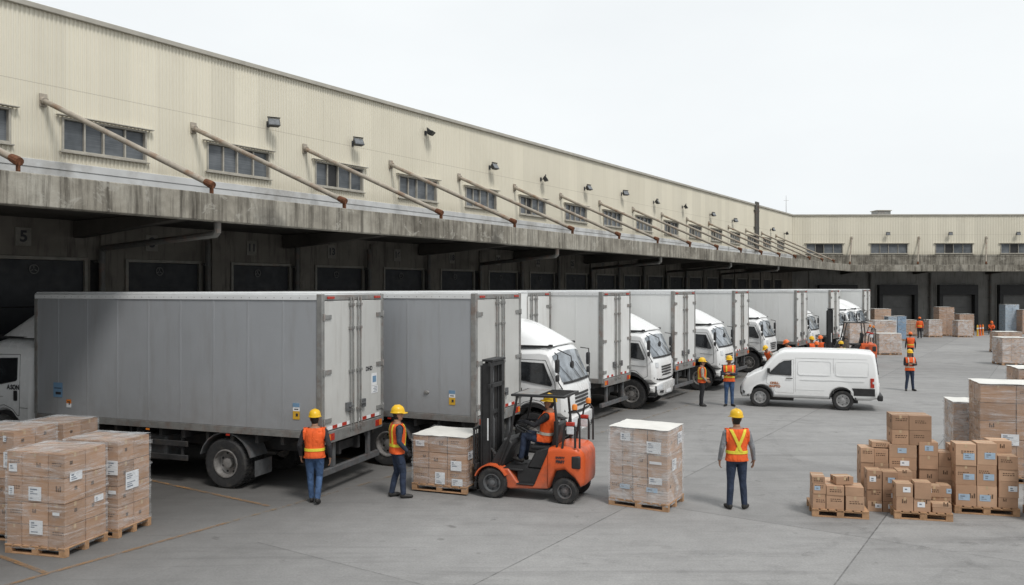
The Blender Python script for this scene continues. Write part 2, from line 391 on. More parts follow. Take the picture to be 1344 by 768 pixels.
M['joint'] = paint_mat('tarred joint', (.06, .06, .06), .25, .6, .42)
# ------------------------------------------------------------------ ground
g = MB(); g.quad((-260, -120, 0), (320, -120, 0), (320, 420, 0), (-260, 420, 0))
tag(ob('ground', g, M['ground'], fixn=False), kind='structure', label='grey worn concrete yard stained by tyres')
def strip(mb, a, b, w, z):
    a, b = Vector(a), Vector(b); t = (b-a).normalized(); p = Vector((-t.y, t.x, 0))*w/2
    n = max(1, int((b-a).length/1.5)); prev = None
    for k in range(n+1):
        q = a+(b-a)*k/n; ww = 1
        l, r = q+p*ww, q-p*ww; l.z = r.z = z
        if prev: mb.quad(prev[1], r, l, prev[0])
        prev = (l, r)
jm = MB()
for n in (6.87, 2.62, -1.63, -5.9): strip(jm, un(-5, n), un(92, n), .022, .004)
for u in (3.2, 9.0, 14.8, 20.6, 26.4, 32.2, 38, 43.8, 49.6, 55.4, 61.2, 67): strip(jm, un(u, -40), un(u, 11), .015, .008)
tag(ob('expansion_joint', jm, M['joint'], fixn=False), kind='structure')
pm = MB()
strip(pm, un(2, 12.35), un(9.4, 12.35), .085, .012)
strip(pm, un(6.3, 12.40), un(6.3, 20), .085, .016)
for u in (10.6, 14.6): strip(pm, un(u, 12.6), un(u, 21), .085, .016)
tag(ob('painted_line', pm, M['paint'], fixn=False), kind='structure')
pm = MB()
strip(pm, un(9.4, 12.35), un(70, 12.35), .085, .012)
for u in (20.3, 25.8, 32.0, 36.0, 40.3, 44.6, 48.6): strip(pm, un(u, 12.40), un(u, 21), .085, .016)
strip(pm, un(21, 11.0), un(29, 11.0), .085, .020)
tag(ob('painted_line', pm, M['paint_faint'], fixn=False), kind='structure')

# tyre marks: pairs of faint dark arcs left by turning forklifts and trucks
M['rubber'] = paint_mat('rubber mark', (.10, .10, .10), .46, .8, .20)
random.seed(5)
tm = MB(); zz = .013
for (x, y, r, a0, a1, w_, gapw) in ((6.5, 4.5, 9.0, 40, 105, .16, 1.1), (3, 30, 17, 268, 300, .2, 1.9), (20, 20, 13, 140, 215, .22, 1.9), (-1, 6, 7, 20, 80, .14, 1.0), (14, 4, 11, 95, 150, .2, 1.8), (8.5, 33, 9, 230, 300, .22, 1.9), (30, 34, 17, 165, 215, .22, 1.9)):
    for dr in (0, gapw):
        prev = None
        for k in range(25):
            a = math.radians(a0+(a1-a0)*k/24); p = [(x+(r+dr+q)*math.cos(a), y+(r+dr+q)*math.sin(a), zz) for q in (0, w_)]
            if prev: tm.quad(prev[0], prev[1], p[1], p[0])
            prev = p
        zz += .0006
tag(ob('tyre_mark', tm, M['rubber'], fixn=False), kind='structure')
random.seed(11)
# ------------------------------------------------------------------ warehouses
def warehouse(root, x0, x1, wins, doors, poles, pipes, fixtures, edge, wall, deep=16, H_=11.6, pitch=.115, door_top=5.03, plaster='plaster'):
    """local x along the wall, y into the building; canopy reaches out to y = -6.2"""
    ob('wall', MB().box(x0, x1, .125, deep, 0, 11.3), M['concrete_wall'], root)
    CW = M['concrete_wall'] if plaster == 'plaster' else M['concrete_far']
    # dock wall under the canopy, with the doors cut out of it
    w = MB(); xs = x0
    for a, b in doors:
        w.box(xs, a, 0, .124, 0, 7.35); w.box(a, b, 0, .124, door_top, 7.35); xs = b
    w.box(xs, x1, 0, .124, 0, 7.35)
    for k, (a, b) in enumerate(doors):                      # pilasters
        c = a-.52
        if c > x0: w.box(c-.24, c+.24, -.1, -.002, 0, 5.9)
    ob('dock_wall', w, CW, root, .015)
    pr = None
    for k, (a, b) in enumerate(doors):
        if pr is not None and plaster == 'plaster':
            ob('dark_band', MB().box(pr+.09, a-.78, -.012, -.002, 0, door_top-.06), M['darkwall'], root)  # near-black sheets over the lower wall between the doors
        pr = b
    pb = MB().box(x0, x1, -.05, .124, 7.352, 7.56)
    pb.box(x0, x1, -.03, .05, 6.36, 7.35)
    ob('plaster_band', pb, M[plaster], root, .01)
    # corrugated sheet, real ribs
    cl = MB(); n = int((x1-x0)/pitch)
    def span(x):
        for a, b, z0, z1 in wins:
            if a-.02 < x+pitch/2 < b+.02: return ((7.5, z0-.06), (z1+.06, H_-.1))
        return ((7.5, H_-.1),)
    for k in range(n):
        x = x0+k*pitch
        p = [(x, 0), (x+.035, 0), (x+.055, -.024), (x+.095, -.024), (x+pitch, 0)]
        for za, zb in span(x):
            for q in range(4):
                cl.quad((p[q][0], p[q][1], za), (p[q+1][0], p[q+1][1], za), (p[q+1][0], p[q+1][1], zb), (p[q][0], p[q][1], zb))
    ob('cladding', cl, M['cladding'], root, fixn=False, angle=20)
    rf = MB().box(x0, x1, -.13, .06, H_-.14, H_)
    rf.box(x0, x1, .061, deep, H_-.3, H_-.03)
    ob('roof', rf, M['roofcap'], root, .012)
    for a, b, z0, z1 in wins:
        f = MB(); t = .055
        f.box(a-t, b+t, -.06, .10, z1, z1+t); f.box(a-t, b+t, -.06, .10, z0-t, z0)
        f.box(a-t, a, -.06, .10, z0, z1); f.box(b, b+t, -.06, .10, z0, z1)
        nb = 4; wd = (b-a)/nb
        for k in range(1, nb):
            cx = a+wd*k+(-.05 if k == 2 else 0); f.box(cx-.024, cx+.024, -.01, .09, z0, z1)
        wo = ob('window', f, M['frame'], root, .006)
        h = MB(); h.box(a-.22, b+.22, -.17, -.036, z1+.075, z1+.105); h.box(a-.12, b+.12, -.11, -.036, z0-.10, z0-.062)
        ob('sill', h, M['frame'], wo, .006)
        pn = MB(); op = random.random() < .5
        for k in range(nb):
            y = .06+.012*(k % 2)
            pn.box(a+wd*k, a+wd*(k+1), y, y+.008, z0, z1, 1 if (op and k == 1) else 0)
        ob('pane', pn, [M['pane'], M['black']], wo)
    # canopy: slab, front beam and the brackets below it (mitred into the neighbouring canopy)
    (e0, e1), (w0, w1) = edge, wall
    sl = MB()
    def poly(pts, za, zb):
        m_ = len(pts); vs = [(p[0], p[1], za) for p in pts]+[(p[0], p[1], zb) for p in pts]
        sl.add(vs, [tuple(reversed(range(m_))), tuple(range(m_, 2*m_))]+[(i, (i+1) % m_, m_+(i+1) % m_, m_+i) for i in range(m_)])
    fr = lambda y: (e0+(w0-e0)*(y+6.2)/6.2, e1+(w1-e1)*(y+6.2)/6.2)
    a, b = fr(-5.9); c, d = fr(-.05)
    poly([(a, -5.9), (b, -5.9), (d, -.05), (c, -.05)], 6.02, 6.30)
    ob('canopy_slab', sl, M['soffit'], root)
    sl = MB(); a, b = fr(-6.2); c, d = fr(-5.88)
    # the fascia is cast in bays with small steps at the joints, so its edge is not ruler straight
    nb = max(1, int((b-a)/6.0)); 
    for k in range(nb):
        s0, s1 = a+(b-a)*k/nb, a+(b-a)*(k+1)/nb
        t0 = s0 if k else c; jz = random.uniform(-.012, .012); t1 = s1
        if k == nb-1: t1 = d
        t0 = c if k == 0 else s0
        poly([(s0+.006, -6.2+jz), (s1-.006, -6.2+jz), (t1-.006, -5.88), (t0+.006, -5.88)], 5.74+jz, 6.36+jz)
    ob('canopy_fascia', sl, M['fascia'], root, .02)
    x = (w0//3.6+1)*3.6+1.3
    while x < min(e1, w1)-1:
        if x > max(e0, w0): 
            bk = MB().add([(x-.15, -.11, 5.55), (x+.15, -.11, 5.55), (x+.15, -5.87, 5.90), (x-.15, -5.87, 5.90), (x-.15, -.11, 6.018), (x+.15, -.11, 6.018), (x+.15, -5.87, 6.018), (x-.15, -5.87, 6.018)],
               [(3,2,1,0),(4,5,6,7),(0,1,5,4),(1,2,6,5),(2,3,7,6),(3,0,4,7)])
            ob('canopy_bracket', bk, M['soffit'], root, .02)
        x += 7.2
    for a, b in doors:
        f = MB(); t = .09
        f.box(a, a+t, -.05, .1, 0, door_top); f.box(b-t, b, -.05, .1, 0, door_top); f.box(a+t, b-t, -.05, .1, door_top-.09, door_top)
        d_ = ob('dock_door', f, M['doorframe'] if plaster == 'plaster' else M['frame_far'], root, .008)
        pm_ = MB(); dz = (door_top-.09)/4
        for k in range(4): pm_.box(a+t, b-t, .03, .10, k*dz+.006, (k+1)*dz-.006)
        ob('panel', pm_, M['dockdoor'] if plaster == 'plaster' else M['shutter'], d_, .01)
        if plaster == 'plaster':
            e = MB(); e.lathe([(.10, 0), (.125, 0), (.125, .012), (.10, .012)], 20, M=T((a+b)/2-.15, .017, door_top-.34) @ RX(PI/2), closed=True)
            for k in range(3):
                e.box(-.012, .012, -.01, 0, .02, .095, M=T((a+b)/2-.15, .028, door_top-.34) @ RY(k*2*PI/3))
            ob('emblem', e, M['emblem'], d_)
        else:
            hd = MB().box(a+t, b-t, -.6, .029, door_top-1.1, door_top-.1)
            hd.box(a+t, a+t+.35, -.6, .029, .0, door_top-1.1); hd.box(b-t-.35, b-t, -.6, .029, .0, door_top-1.1)
            ob('dock_shelter', hd, M['black'], d_, .02)
    for (xa, za, xb, yb, zb) in poles:
        p = ob('support_pole', MB().tube([(xa, -.04, za), (xb, yb, zb)], .070, 12), M['strut'], root)
        v = Vector((xb-xa, yb+.04, zb-za)).normalized(); e = Vector((xb, yb, zb))
        cp = MB(); cp.tube([e-v*.20, e-v*.02, e+v*.05], [.078, .092, .085], 10)
        cp.box(-.02, .02, -.05, .05, -.22, .03, M=T(*e))
        ob('rusty_shoe', cp, M['rust'], p)
        b_ = MB().box(xa-.1, xa+.1, -.075, -.036, za-.17, za+.17); b_.tube([(xa, -.03, za), (xa, -.16, za-.03)], .1, 10)
        ob('wall_plate', b_, M['strut'], p, .008)
    for (xw, xe, r) in pipes:
        q = MB()
        if xe is None: q.tube([(xw, -.22, 0), (xw, -.22, 5.55), (xw, -.18, 5.66)], r, 10)
        else: q.tube([(xw, -.22, 0), (xw, -.22, 5.22), (xw, -.30, 5.30), (xe, -5.95, 5.44), (xe, -6.03, 5.50), (xe, -6.03, 5.735)], r, 10)
        for z in (1.5, 3.2, 4.9): q.box(xw-r-.03, xw+r+.03, -.24, -.002, z, z+.05)
        ob('drain_pipe', q, M['pipe'], root)
    for x in fixtures:
        q = MB().box(x, x+1.5, -5.6, -5.42, 5.90, 6.015); q.tube([(x+.05, -5.51, 5.88), (x+1.45, -5.51, 5.88)], .03, 8)
        ob('tube_light', q, M['frame'], root, .01)
left = thing('warehouse', 'long cream corrugated warehouse with a stained concrete canopy over its truck docks on the left', 'warehouse', un(0, 22.2), RU)
lw = [(x, x+2.35, 7.92, 8.72) for x in [11.75+4.5*k for k in range(0, 16)]]
lw = [(8.0, 10.35, 7.92, 8.72)]+lw
ld = [(9.9+3.6*k, 12.4+3.6*k) for k in range(-1, 20)]
lp = [(11.2+4.5*k, 9.12, 12.0+4.24*k, -5.95, 6.58) for k in range(-1, 16)]
lpipe = [(12.7, 12.1, .085), (30.6, 27.6, .08), (41.4, 37.6, .08), (52.2, 48, .08), (63, 58, .08)]+[(16.1+3.6*k, None, .085) for k in range(12) if k not in (4, 7, 10)]
warehouse(left, -14, 84.7, lw, ld, lp, lpipe, [7.5+3.9*k for k in range(12)], (-14, 81.4), (-14, 84.7))
vp = MB()
for dx in (0, .34, .75): vp.tube([(72.2+dx, -.13, 7.4), (72.2+dx, -.13, 11.8)], .08, 10)
for z in (8, 9.5, 11): vp.box(71.9, 73.3, -.14, -.035, z, z+.07)
ob('vent_pipe', vp, M['pipe'], left)
XF = Vector((1, -.02, 0)).normalized()
far = thing('warehouse', 'cream warehouse closing the far end of the yard with dark docks under its canopy', 'warehouse', un(84.7, 22.2), math.atan2(XF.y, XF.x))
fw = [(1.4+6.45*k, 5.0+6.45*k, 7.7, 8.6) for k in range(0, 9)]
fd = [(2.4+5.95*k, 6.4+5.95*k) for k in range(0, 9)]
fp = [(5.9+6.7*k, 9.2, 5.35+6.7*k, -1.0, 6.62) for k in range(0, 8)]
fpipe = [(7.7+5.95*k, None, .1) for k in range(0, 8)]
warehouse(far, 0, 62, fw, fd, fp, fpipe, [], (3.42, 62), (0, 62), pitch=.16, door_top=4.62, plaster='fascia')
# rooftop unit and antenna
ru = thing('rooftop_unit', 'small grey metal ventilation box on the far warehouse roof', 'rooftop unit', Vector((38.2, 85.2, 11.57)))
ob('housing', MB().box(-.7, .7, -.7, .7, 0, .55), M['rail'], ru, .03)
ob('cap', MB().box(-.8, .8, -.8, .8, .551, .63), M['roofcap'], ru, .02)
an = MB().tube([(0, 0, 0), (0, 0, 1.9)], [.03, .012], 6); an.tube([(-.25, 0, 1.4), (.25, 0, 1.4)], .012, 5); an.box(-.12, .12, -.12, .12, 0, .05)
tag(ob('antenna', an, M['rail'], loc=un(83.9, 22.6, 11.56)), 'thin antenna mast on the roof corner where the two warehouses meet', 'antenna')
# number boards above the dock doors
nums = ['5', '8', '11', '13', '16', '18', '20', '22', '25', '27']
for k, s in enumerate(nums):
    x = 10.72+3.6*k
    t = thing('number_sign', f'faded board numbered {s} on the dark dock wall under the left canopy', 'number sign', un(x, 22.2-.001, 5.52), RU, 'dock number boards')
    ob('board', MB().box(-.2, .2, -.03, 0, -.24, .24), M['sign'], t, .01)
    text_obj('numeral', s, .40 if len(s) == 1 else .34, M['ink'], t, T(0, -.036, 0) @ FACE_NY, .012)
# ------------------------------------------------------------------ floodlights
def floodlight(label, loc, rz, tilt=.5, yaw=0, arm=False):
    t = thing('floodlight', label, 'floodlight', loc, rz, 'floodlights on the warehouse walls'); t.scale = (.8, .8, .8)
    Mx = T(0, -.34, 0) @ RZ(yaw) @ RX(tilt)
    ob('bracket', MB().box(-.07, .07, -.02, 0.03, -.12, .12).tube([(0, 0, 0), (0, -.2, 0), (0, -.33, .0)], .025, 8).box(-.27, .27, -.015, .015, -.03, .03, M=Mx), M['flood'], t, .004)
    b = MB(); b.add([(-.25, -.1, -.19), (.25, -.1, -.19), (.19, .1, -.13), (-.19, .1, -.13), (-.25, -.1, .19), (.25, -.1, .19), (.19, .1, .13), (-.19, .1, .13)],
        [(3,2,1,0),(4,5,6,7),(0,1,5,4),(1,2,6,5),(2,3,7,6),(3,0,4,7)], 0, Mx)
    for k in range(5): b.box(-.16+.08*k-.008, -.16+.08*k+.008, .1, .14, -.11, .11, M=Mx)
    b.box(-.27, .27, -.17, -.1, .19, .21, M=Mx)
    h = ob('housing', b, M['flood'], t, .012)
    ob('lens', MB().box(-.215, .215, -.108, -.1005, -.155, .155, M=Mx), M['flood_lens'], h)
    return t
wallpt = lambda u, z: un(u, 22.2-.035, z)
fl = [(18.6, 9.72, 'second full window'), (22.6, 9.66, 'third window'), (26.9, 10.72, 'roof edge, higher than the others'), (31.6, 9.85, 'fifth window'),
      (36.2, 9.8, 'sixth window'), (40.9, 9.8, 'seventh window'), (45.6, 9.95, 'eighth window'), (50.4, 9.85, 'ninth window'), (55.4, 9.95, 'tenth window'), (61.0, 9.8, 'eleventh window'), (66.2, 9.7, 'twelfth window'), (77.0, 9.6, 'last windows before the far corner'), (81.6, 9.5, 'corner with the far warehouse')]
for k, (u, z, s) in enumerate(fl):
    floodlight(f'black floodlight on the long left wall by the {s}', wallpt(u, z), RU, -.55 if k != 2 else -1.2, random.uniform(-.5, .5))
for k, (x, s) in enumerate(((9.4, 'left one of the three on'), (15.6, 'middle one of the three on'), (22.3, 'rightmost one of the three on'))):
    p = un(84.7, 22.2)+XF*x; p.z = 9.6; p.y -= .035
    floodlight(f'square floodlight, {s} the far warehouse wall', p, 0, -.25)
# ------------------------------------------------------------------ lofted vehicle shells
class Shell:
    """side profile (x,z) swept across y; stations (y, inset) round the edges, tumble leans the sides in above z0"""
    def __init__(s, prof, stations, tumble=0, z0=0):
        s.p = prof; s.st = stations; s.t = tumble; s.z0 = z0
        xs = [p[0] for p in prof]; zs = [p[1] for p in prof]
        s.cx, s.ex = (min(xs)+max(xs))/2, (max(xs)-min(xs))/2; s.cz, s.ez = (min(zs)+max(zs))/2, (max(zs)-min(zs))/2
        s.ymax = max(y for y, i in stations)
    def inset(s, y):
        y = abs(y); st = s.st
        if y <= st[0][0]: return st[0][1]
        for (a, i), (b, j) in zip(st, st[1:]):
            if y <= b: return i+(j-i)*(y-a)/(b-a)
        return st[-1][1]
    def pt(s, x, z, y, off=0):
        i = s.inset(y)
        X = s.cx+(x-s.cx)*(1-i/s.ex); Z = s.cz+(z-s.cz)*(1-i/s.ez)
        Y = y*(1-s.t*max(0, z-s.z0))
        if off: Y += off if y > 0 else -off
        return (X, Y, Z)
    def build(s, mb, m=0):
        ys = [-y for y, i in reversed(s.st) if y > 0]+[y for y, i in s.st if y > 0]
        rings = [[s.pt(x, z, y) for x, z in s.p] for y in ys]
        return mb.loft(rings, m)
    def panel(s, mb, a, b, y0, y1, off=.008, m=0, th=.012, n=10, xo=None):
        """a plate following the front between profile points a and b"""
        d = Vector((b[0]-a[0], 0, b[1]-a[1])).normalized(); nrm = Vector((-d.z, 0, d.x))
        if nrm.x < 0: nrm = -nrm
        if xo is not None: nrm = Vector(xo)
        rings = []
        for k in range(n+1):
            y = y0+(y1-y0)*k/n
            A, B = Vector(s.pt(a[0], a[1], y)), Vector(s.pt(b[0], b[1], y))
            rings.append([A+nrm*(off-th), B+nrm*(off-th), B+nrm*off, A+nrm*off])
        mb.loft(rings, m)
    def side(s, mb, poly, sgn, off=.006, m=0, th=.01):
        y = sgn*s.ymax
        A = [s.pt(x, z, y, off) for x, z in poly]; B = [s.pt(x, z, y, off-th) for x, z in poly]
        mb.loft([B, A], m)
def outline(pts, w):
    """a closed strip polygon list (quads) of width w around pts in (x,z)"""
    n = len(pts); c = (sum(p[0] for p in pts)/n, sum(p[1] for p in pts)/n); out = []
    inn = []
    for i in range(n):
        p0, p, p1 = Vector(pts[i-1]), Vector(pts[i]), Vector(pts[(i+1) % n])
        d0 = (p-p0).normalized(); d1 = (p1-p).normalized()
        n0 = Vector((-d0.y, d0.x)); n1 = Vector((-d1.y, d1.x)); b = (n0+n1).normalized()
        k = w/max(.3, b.dot(n0)); q = p+b*k
        q2 = p-b*k
        inn.append(q if (q-Vector(c)).length < (q2-Vector(c)).length else q2)
    for i in range(n):
        j = (i+1) % n; out.append([tuple(pts[i]), tuple(pts[j]), tuple(inn[j]), tuple(inn[i])])
    return out
def rrect(x0, x1, z0, z1, r, k=4):
    pts = []
    for cx, cz, a0 in ((x1-r, z1-r, 0), (x0+r, z1-r, PI/2), (x0+r, z0+r, PI), (x1-r, z0+r, 1.5*PI)):
        for i in range(k+1):
            a = a0+PI/2*i/k; pts.append((cx+r*math.cos(a), cz+r*math.sin(a)))
    return pts
def wheel(parent, x, y, r, wdt, side, rimmat, name='wheel', deep=.04, nuts=8, rim_r=.56):
    """side = +1 if the outer face looks to +y"""
    h = wdt/2; R = r
    tp = [(R*rim_r, -h*.8), (R*.80, -h), (R*.93, -h*.96), (R*.99, -h*.74), (R, -h*.3), (R, h*.3), (R*.99, h*.74), (R*.93, h*.96), (R*.80, h), (R*rim_r, h*.8)]
    mb = MB(); mb.lathe(tp, 36, M=T(x, y, r), axis='y', closed=True)
    for k in range(36):                                       # tread blocks
        a = 2*PI*k/36
        for s_ in (-1, 1):
            mb.box(-.028*R/.5, .028*R/.5, s_*h*.08, s_*h*.72, R-.004, R+.009, M=T(x, y, r) @ RY(a+(.05 if s_ > 0 else 0)))
    t = ob(name, mb, M['tyre'], parent)
    q = R*rim_r
    rp = [(q*1.03, h*.80), (q*1.02, h*.90), (q*.93, h*.90), (q*.88, h*.55), (q*.84, h*.20+deep*0), (q*.60, h*.28), (q*.55, h*.42), (q*.34, h*.46), (q*.30, h*.72), (q*.12, h*.78), (0, h*.78)]
    if deep > .05:                                            # dished rear rim with the hub standing in it
        rp = [(q*1.03, h*.80), (q*1.02, h*.92), (q*.94, h*.92), (q*.90, h*.5), (q*.84, -h*.25), (q*.70, -h*.45), (q*.52, -h*.45), (q*.48, -h*.30), (q*.40, -h*.28), (q*.36, h*.45), (q*.20, h*.55), (0, h*.55)]
    rb = MB(); rb.lathe([(a, b*side) for a, b in rp], 28, M=T(x, y, r), axis='y', cap0=False)
    for k in range(nuts):
        a = 2*PI*k/nuts; n0 = -.44 if deep > .05 else .42; rb.tube([(x+math.cos(a)*q*.46, y+side*h*n0, r+math.sin(a)*q*.46), (x+math.cos(a)*q*.46, y+side*h*(n0+.2), r+math.sin(a)*q*.46)], q*.045, 6)
    hb = MB()
    for k in range(nuts if nuts > 5 else 6):
        a = 2*PI*(k+.5)/(nuts if nuts > 5 else 6); c = Vector((x+math.cos(a)*q*.71, y+side*h*(.30 if deep <= .05 else -.42), r+math.sin(a)*q*.71))
        hb.tube([c, c+Vector((0, side*.012, 0))], q*.085, 8)
    rm = ob('rim', rb, rimmat, t); ob('hand_hole', hb, M['black'], rm)
    return t
# ------------------------------------------------------------------ box truck, nose to +x, rear doors at x = 0
BL, BW, BZ0, BZ1 = 7.6, 2.5, 1.20, 4.11
CX = BL+.16
def arch(cx, cz, r, zb, n=10):
    a0 = math.asin((zb-cz)/r); return [(cx+r*math.cos(a), cz+r*math.sin(a)) for a in [a0+(PI-2*a0)*k/n for k in range(n+1)]]
def make_truck(label, W=BW):
    t = thing('box_truck', label, 'truck', group='box trucks parked along the docks')
    h = W/2
    b = MB(); b.box(.05, BL, -h, h, BZ0+.12, BZ1-.06)
    box = ob('cargo_box', b, M['box_white'], t, .012)
    for sg in (-1, 1):                                        # pressed seams of the side sheets
        x = .9
        while x < BL-.3:
            ob('panel_seam', MB().box(x-.022, x+.022, sg*(h+.001), sg*(h+.006), BZ0+.125, BZ1-.158), M['box_white'], box, .002)
            x += .86
    r = MB(); r.box(.0, BL+.01, -h-.012, h+.012, BZ1-.059, BZ1-.035); r.box(.0, BL+.01, -h+.03, h-.03, BZ1-.034, BZ1)
    ob('roof', r, M['box_roof'], box, .01)
    r = MB()
    for sg in (-1, 1):
        ob('top_rail', MB().box(.1, BL+.012, sg*(h+.0015), sg*(h+.02), BZ1-.155, BZ1-.061), M['box_roof'], box, .006); r.box(.1, BL, sg*(h-.03), sg*(h+.022), BZ0-.02, BZ0+.118)
        k = .3
        while k < BL-.1: r.box(k-.012, k+.012, sg*(h+.022), sg*(h+.029), BZ0+.03, BZ0+.054); r.box(k-.008, k+.008, sg*(h+.02), sg*(h+.026), BZ1-.115, BZ1-.10); k += .2
        r.box(BL-.07, BL+.014, sg*(h+.0015), sg*(h+.024), BZ0+.119, BZ1-.156)
    ob('edge_rail', r, M['rail'], box, .004)
    r = MB()
    for sg in (-1, 1): r.box(-.03, .098, sg*(h-.075), sg*(h+.026), BZ0-.02, BZ1-.036)
    r.box(-.03, .098, -h+.076, h-.076, BZ1-.16, BZ1-.061); r.box(-.05, .048, -h+.076, h-.076, BZ0-.14, BZ0+.10)
    ob('rear_frame', r, M['rail'], box, .008)
    for sg in (-1, 1):
        y0, y1 = sg*.012, sg*(h-.085)
        d = ob('rear_door', MB().box(-.02, .03, y0, y1, BZ0+.115, BZ1-.17), M['door_white'], box, .012)
        g = MB()
        for y in (sg*.10, sg*.21):
            g.tube([(-.055, y, BZ0-.02), (-.055, y, BZ1-.10)], .017, 8)
            for z in (BZ0+.05, BZ0+.42, BZ0+1.25, BZ1-.75, BZ1-.26): g.box(-.075, -.018, y-.035, y+.035, z-.03, z+.03)
        ob('lock_rod', g, M['rail'], d, .003)
        g = MB(); g.box(-.085, -.021, sg*.30-.085, sg*.30+.085, BZ0+.42, BZ0+.60); g.box(-.11, -.084, sg*.16-.0, sg*.34, BZ0+.50, BZ0+.53)
        ob('latch', g, M['bar'], d, .006)
        for z in (BZ0+.32, BZ0+1.30, BZ1-.50):
            g = MB(); g.box(-.046, -.021, sg*(h-.31), sg*(h-.01), z-.045, z+.045); g.tube([(-.044, sg*(h-.03), z-.07), (-.044, sg*(h-.03), z+.07)], .025, 8)
            ob('hinge', g, M['rail'], d, .004)
        g = MB()
        for k in range(5):
            a, c = .14+k*.185, .14+(k+1)*.185
            g.box(-.024, -.0205, sg*a, sg*(c-.004), BZ0+.13, BZ0+.20, k % 2)
        ob('reflective_tape', g, [M['white'], M['red']], d)
        lb = MB()
        lb.box(-.06, -.0505, sg*(h-.40), sg*(h-.12), BZ0-.09, BZ0+.05); ll = ob('tail_light', lb, M['red'], t, .01)
        ob('indicator', MB().box(-.066, -.0605, sg*(h-.24), sg*(h-.13), BZ0-.08, BZ0+.04), M['amber'], ll)
        ob('marker_light', MB().box(-.05, -.0305, sg*(h-.42), sg*(h-.16), BZ1-.135, BZ1-.085), M['red'], t, .006)
        for q in range(3):
            ob('side_marker', MB().box(2.2+q*2.1, 2.3+q*2.1, sg*(h+.002), sg*(h+.012), BZ0-.08, BZ0-.035), M['amber'] if q else M['red'], t, .004)
    # chassis
    c = MB()
    for sg in (-1, 1): c.box(.1, CX+1.6, sg*.34, sg*.43, .72, .98)
    for x in (.2, 1.2, 3.1, 4.4, 5.8, 7.2): c.box(x, x+.1, -.339, .339, .76, .94)
    for x in [.3+.62*k for k in range(12)]: c.box(x, x+.07, -h+.05, h-.05, 1.0, 1.178)
    c.tube([(2.35, -.95, .52), (2.35, .95, .52)], .10, 10); c.lathe([(.0, -.24), (.2, -.16), (.24, 0), (.2, .16), (0, .24)], 14, M=T(2.35, 0, .52), axis='y')
    c.tube([(2.5, 0, .62), (7.6, 0, .78)], .055, 8); c.box(CX+.1, CX+1.2, -.4, .4, .5, .72)
    for sg in (-1, 1):
        for x0, x1, z0, z1 in ((1.5, 3.2, .66, .72),): c.box(x0, x1, sg*.56, sg*.65, z0, z1)
    ob('chassis', c, M['chassis'], t)
    c = MB()
    for sg in (-1, 1):                                        # side guard rails on hangers
        for z in (.50, .80): c.box(3.35, 6.6, sg*(h-.10), sg*(h-.06), z, z+.12)
        for x in (3.5, 4.9, 6.4): c.box(x, x+.06, sg*(h-.16), sg*(h-.101), .5, 1.178)
    ob('side_guard', c, M['chassis'], t, .01)
    c = MB().box(4.1, 5.3, .46, .98, .42, .98); ob('fuel_tank', c, M['bar'], t, .07, 3)
    c = MB().box(3.6, 4.5, -.98, -.5, .5, .95); ob('battery_box', c, M['black'], t, .03)
    c = MB(); c.box(.02, .12, -h+.08, h-.08, .40, .53)
    ob('underrun_bar', c, M['bar'], t, .012)
    for y in (-.72, .72): ob('bar_hanger', MB().box(.03, .11, y-.05, y+.05, .531, 1.06), M['bar'], t, .008)
    for sg in (-1, 1):
        wheel(t, 2.35, sg*(h-.16), .52, .27, sg, M['rim'], nuts=8, deep=.1); wheel(t, 2.35, sg*(h-.48), .52, .27, sg, M['rim'], nuts=8)
        g = MB()
        n = 9; R0, R1 = .64, .665
        rg = []
        for k in range(n+1):
            a = PI*(.08+.84*k/n); rg.append([(2.35+R0*math.cos(a), sg*(h-.60), .52+R0*math.sin(a)), (2.35+R0*math.cos(a), sg*(h-.03), .52+R0*math.sin(a)), (2.35+R1*math.cos(a), sg*(h-.03), .52+R1*math.sin(a)), (2.35+R1*math.cos(a), sg*(h-.60), .52+R1*math.sin(a))])
        g.loft(rg); g.box(1.60, 1.615, sg*(h-.60), sg*(h-.04), .30, .62)
        ob('mudguard', g, M['bar'], t)
    # cab
    ar = arch(.95, .52, .66, .86)
    prof = [(0, .86), (0, 2.42), (.06, 2.62), (.25, 2.68), (1.15, 2.73), (1.38, 2.69), (1.46, 2.60), (1.80, 1.80), (1.87, 1.55), (1.9, 1.05), (1.88, .86)]+ar
    st = [(0, 0), (.55, .012), (.85, .045), (1.02, .085), (1.11, .14), (1.15, .20)]
    sh = Shell(prof, st, .035, 1.7)
    mb = MB(); sh.build(mb)
    cab = ob('cab', mb, M['cab'], t, loc=(CX, 0, 0), angle=28)
    g = MB(); sh.panel(g, (1.475, 2.565), (1.795, 1.83), -1.06, 1.06, .010, n=14); ws = ob('windscreen', g, M['windshield'], cab)
    g = MB(); sh.panel(g, (1.80, 1.825), (1.815, 1.765), -1.04, 1.04, .014, n=14)
    for y in (-.55, .12, .6): 
        p0, p1 = Vector(sh.pt(1.815, 1.78, y)), Vector(sh.pt(1.62, 2.24, y-.42))
        g.tube([p0+Vector((.03, 0, .01)), p1+Vector((.03, 0, .015))], .007, 5)
    ob('wiper', g, M['black'], ws)
    g = MB()
    for z in (1.46, 1.365, 1.27, 1.175): sh.panel(g, (1.875, z+.028), (1.885, z-.028), -.55, .55, .012, n=8, xo=(1, 0, 0))
    ob('grille', g, M['black'], cab)
    g = MB(); sh.panel(g, (1.895, 1.045), (1.895, .98), -1.09, 1.09, .006, n=14, xo=(1, 0, 0)); ob('bumper_gap', g, M['black'], cab)
    bst = [(0, 0), (.6, .015), (.9, .06), (1.06, .12), (1.16, .22)]
    bs_ = Shell([(1.45, .46), (1.45, .96), (1.90, .98), (1.965, .94), (1.965, .60), (1.90, .46)], bst)
    g = MB(); bs_.build(g); bp = ob('bumper', g, M['cab'], cab, angle=30)
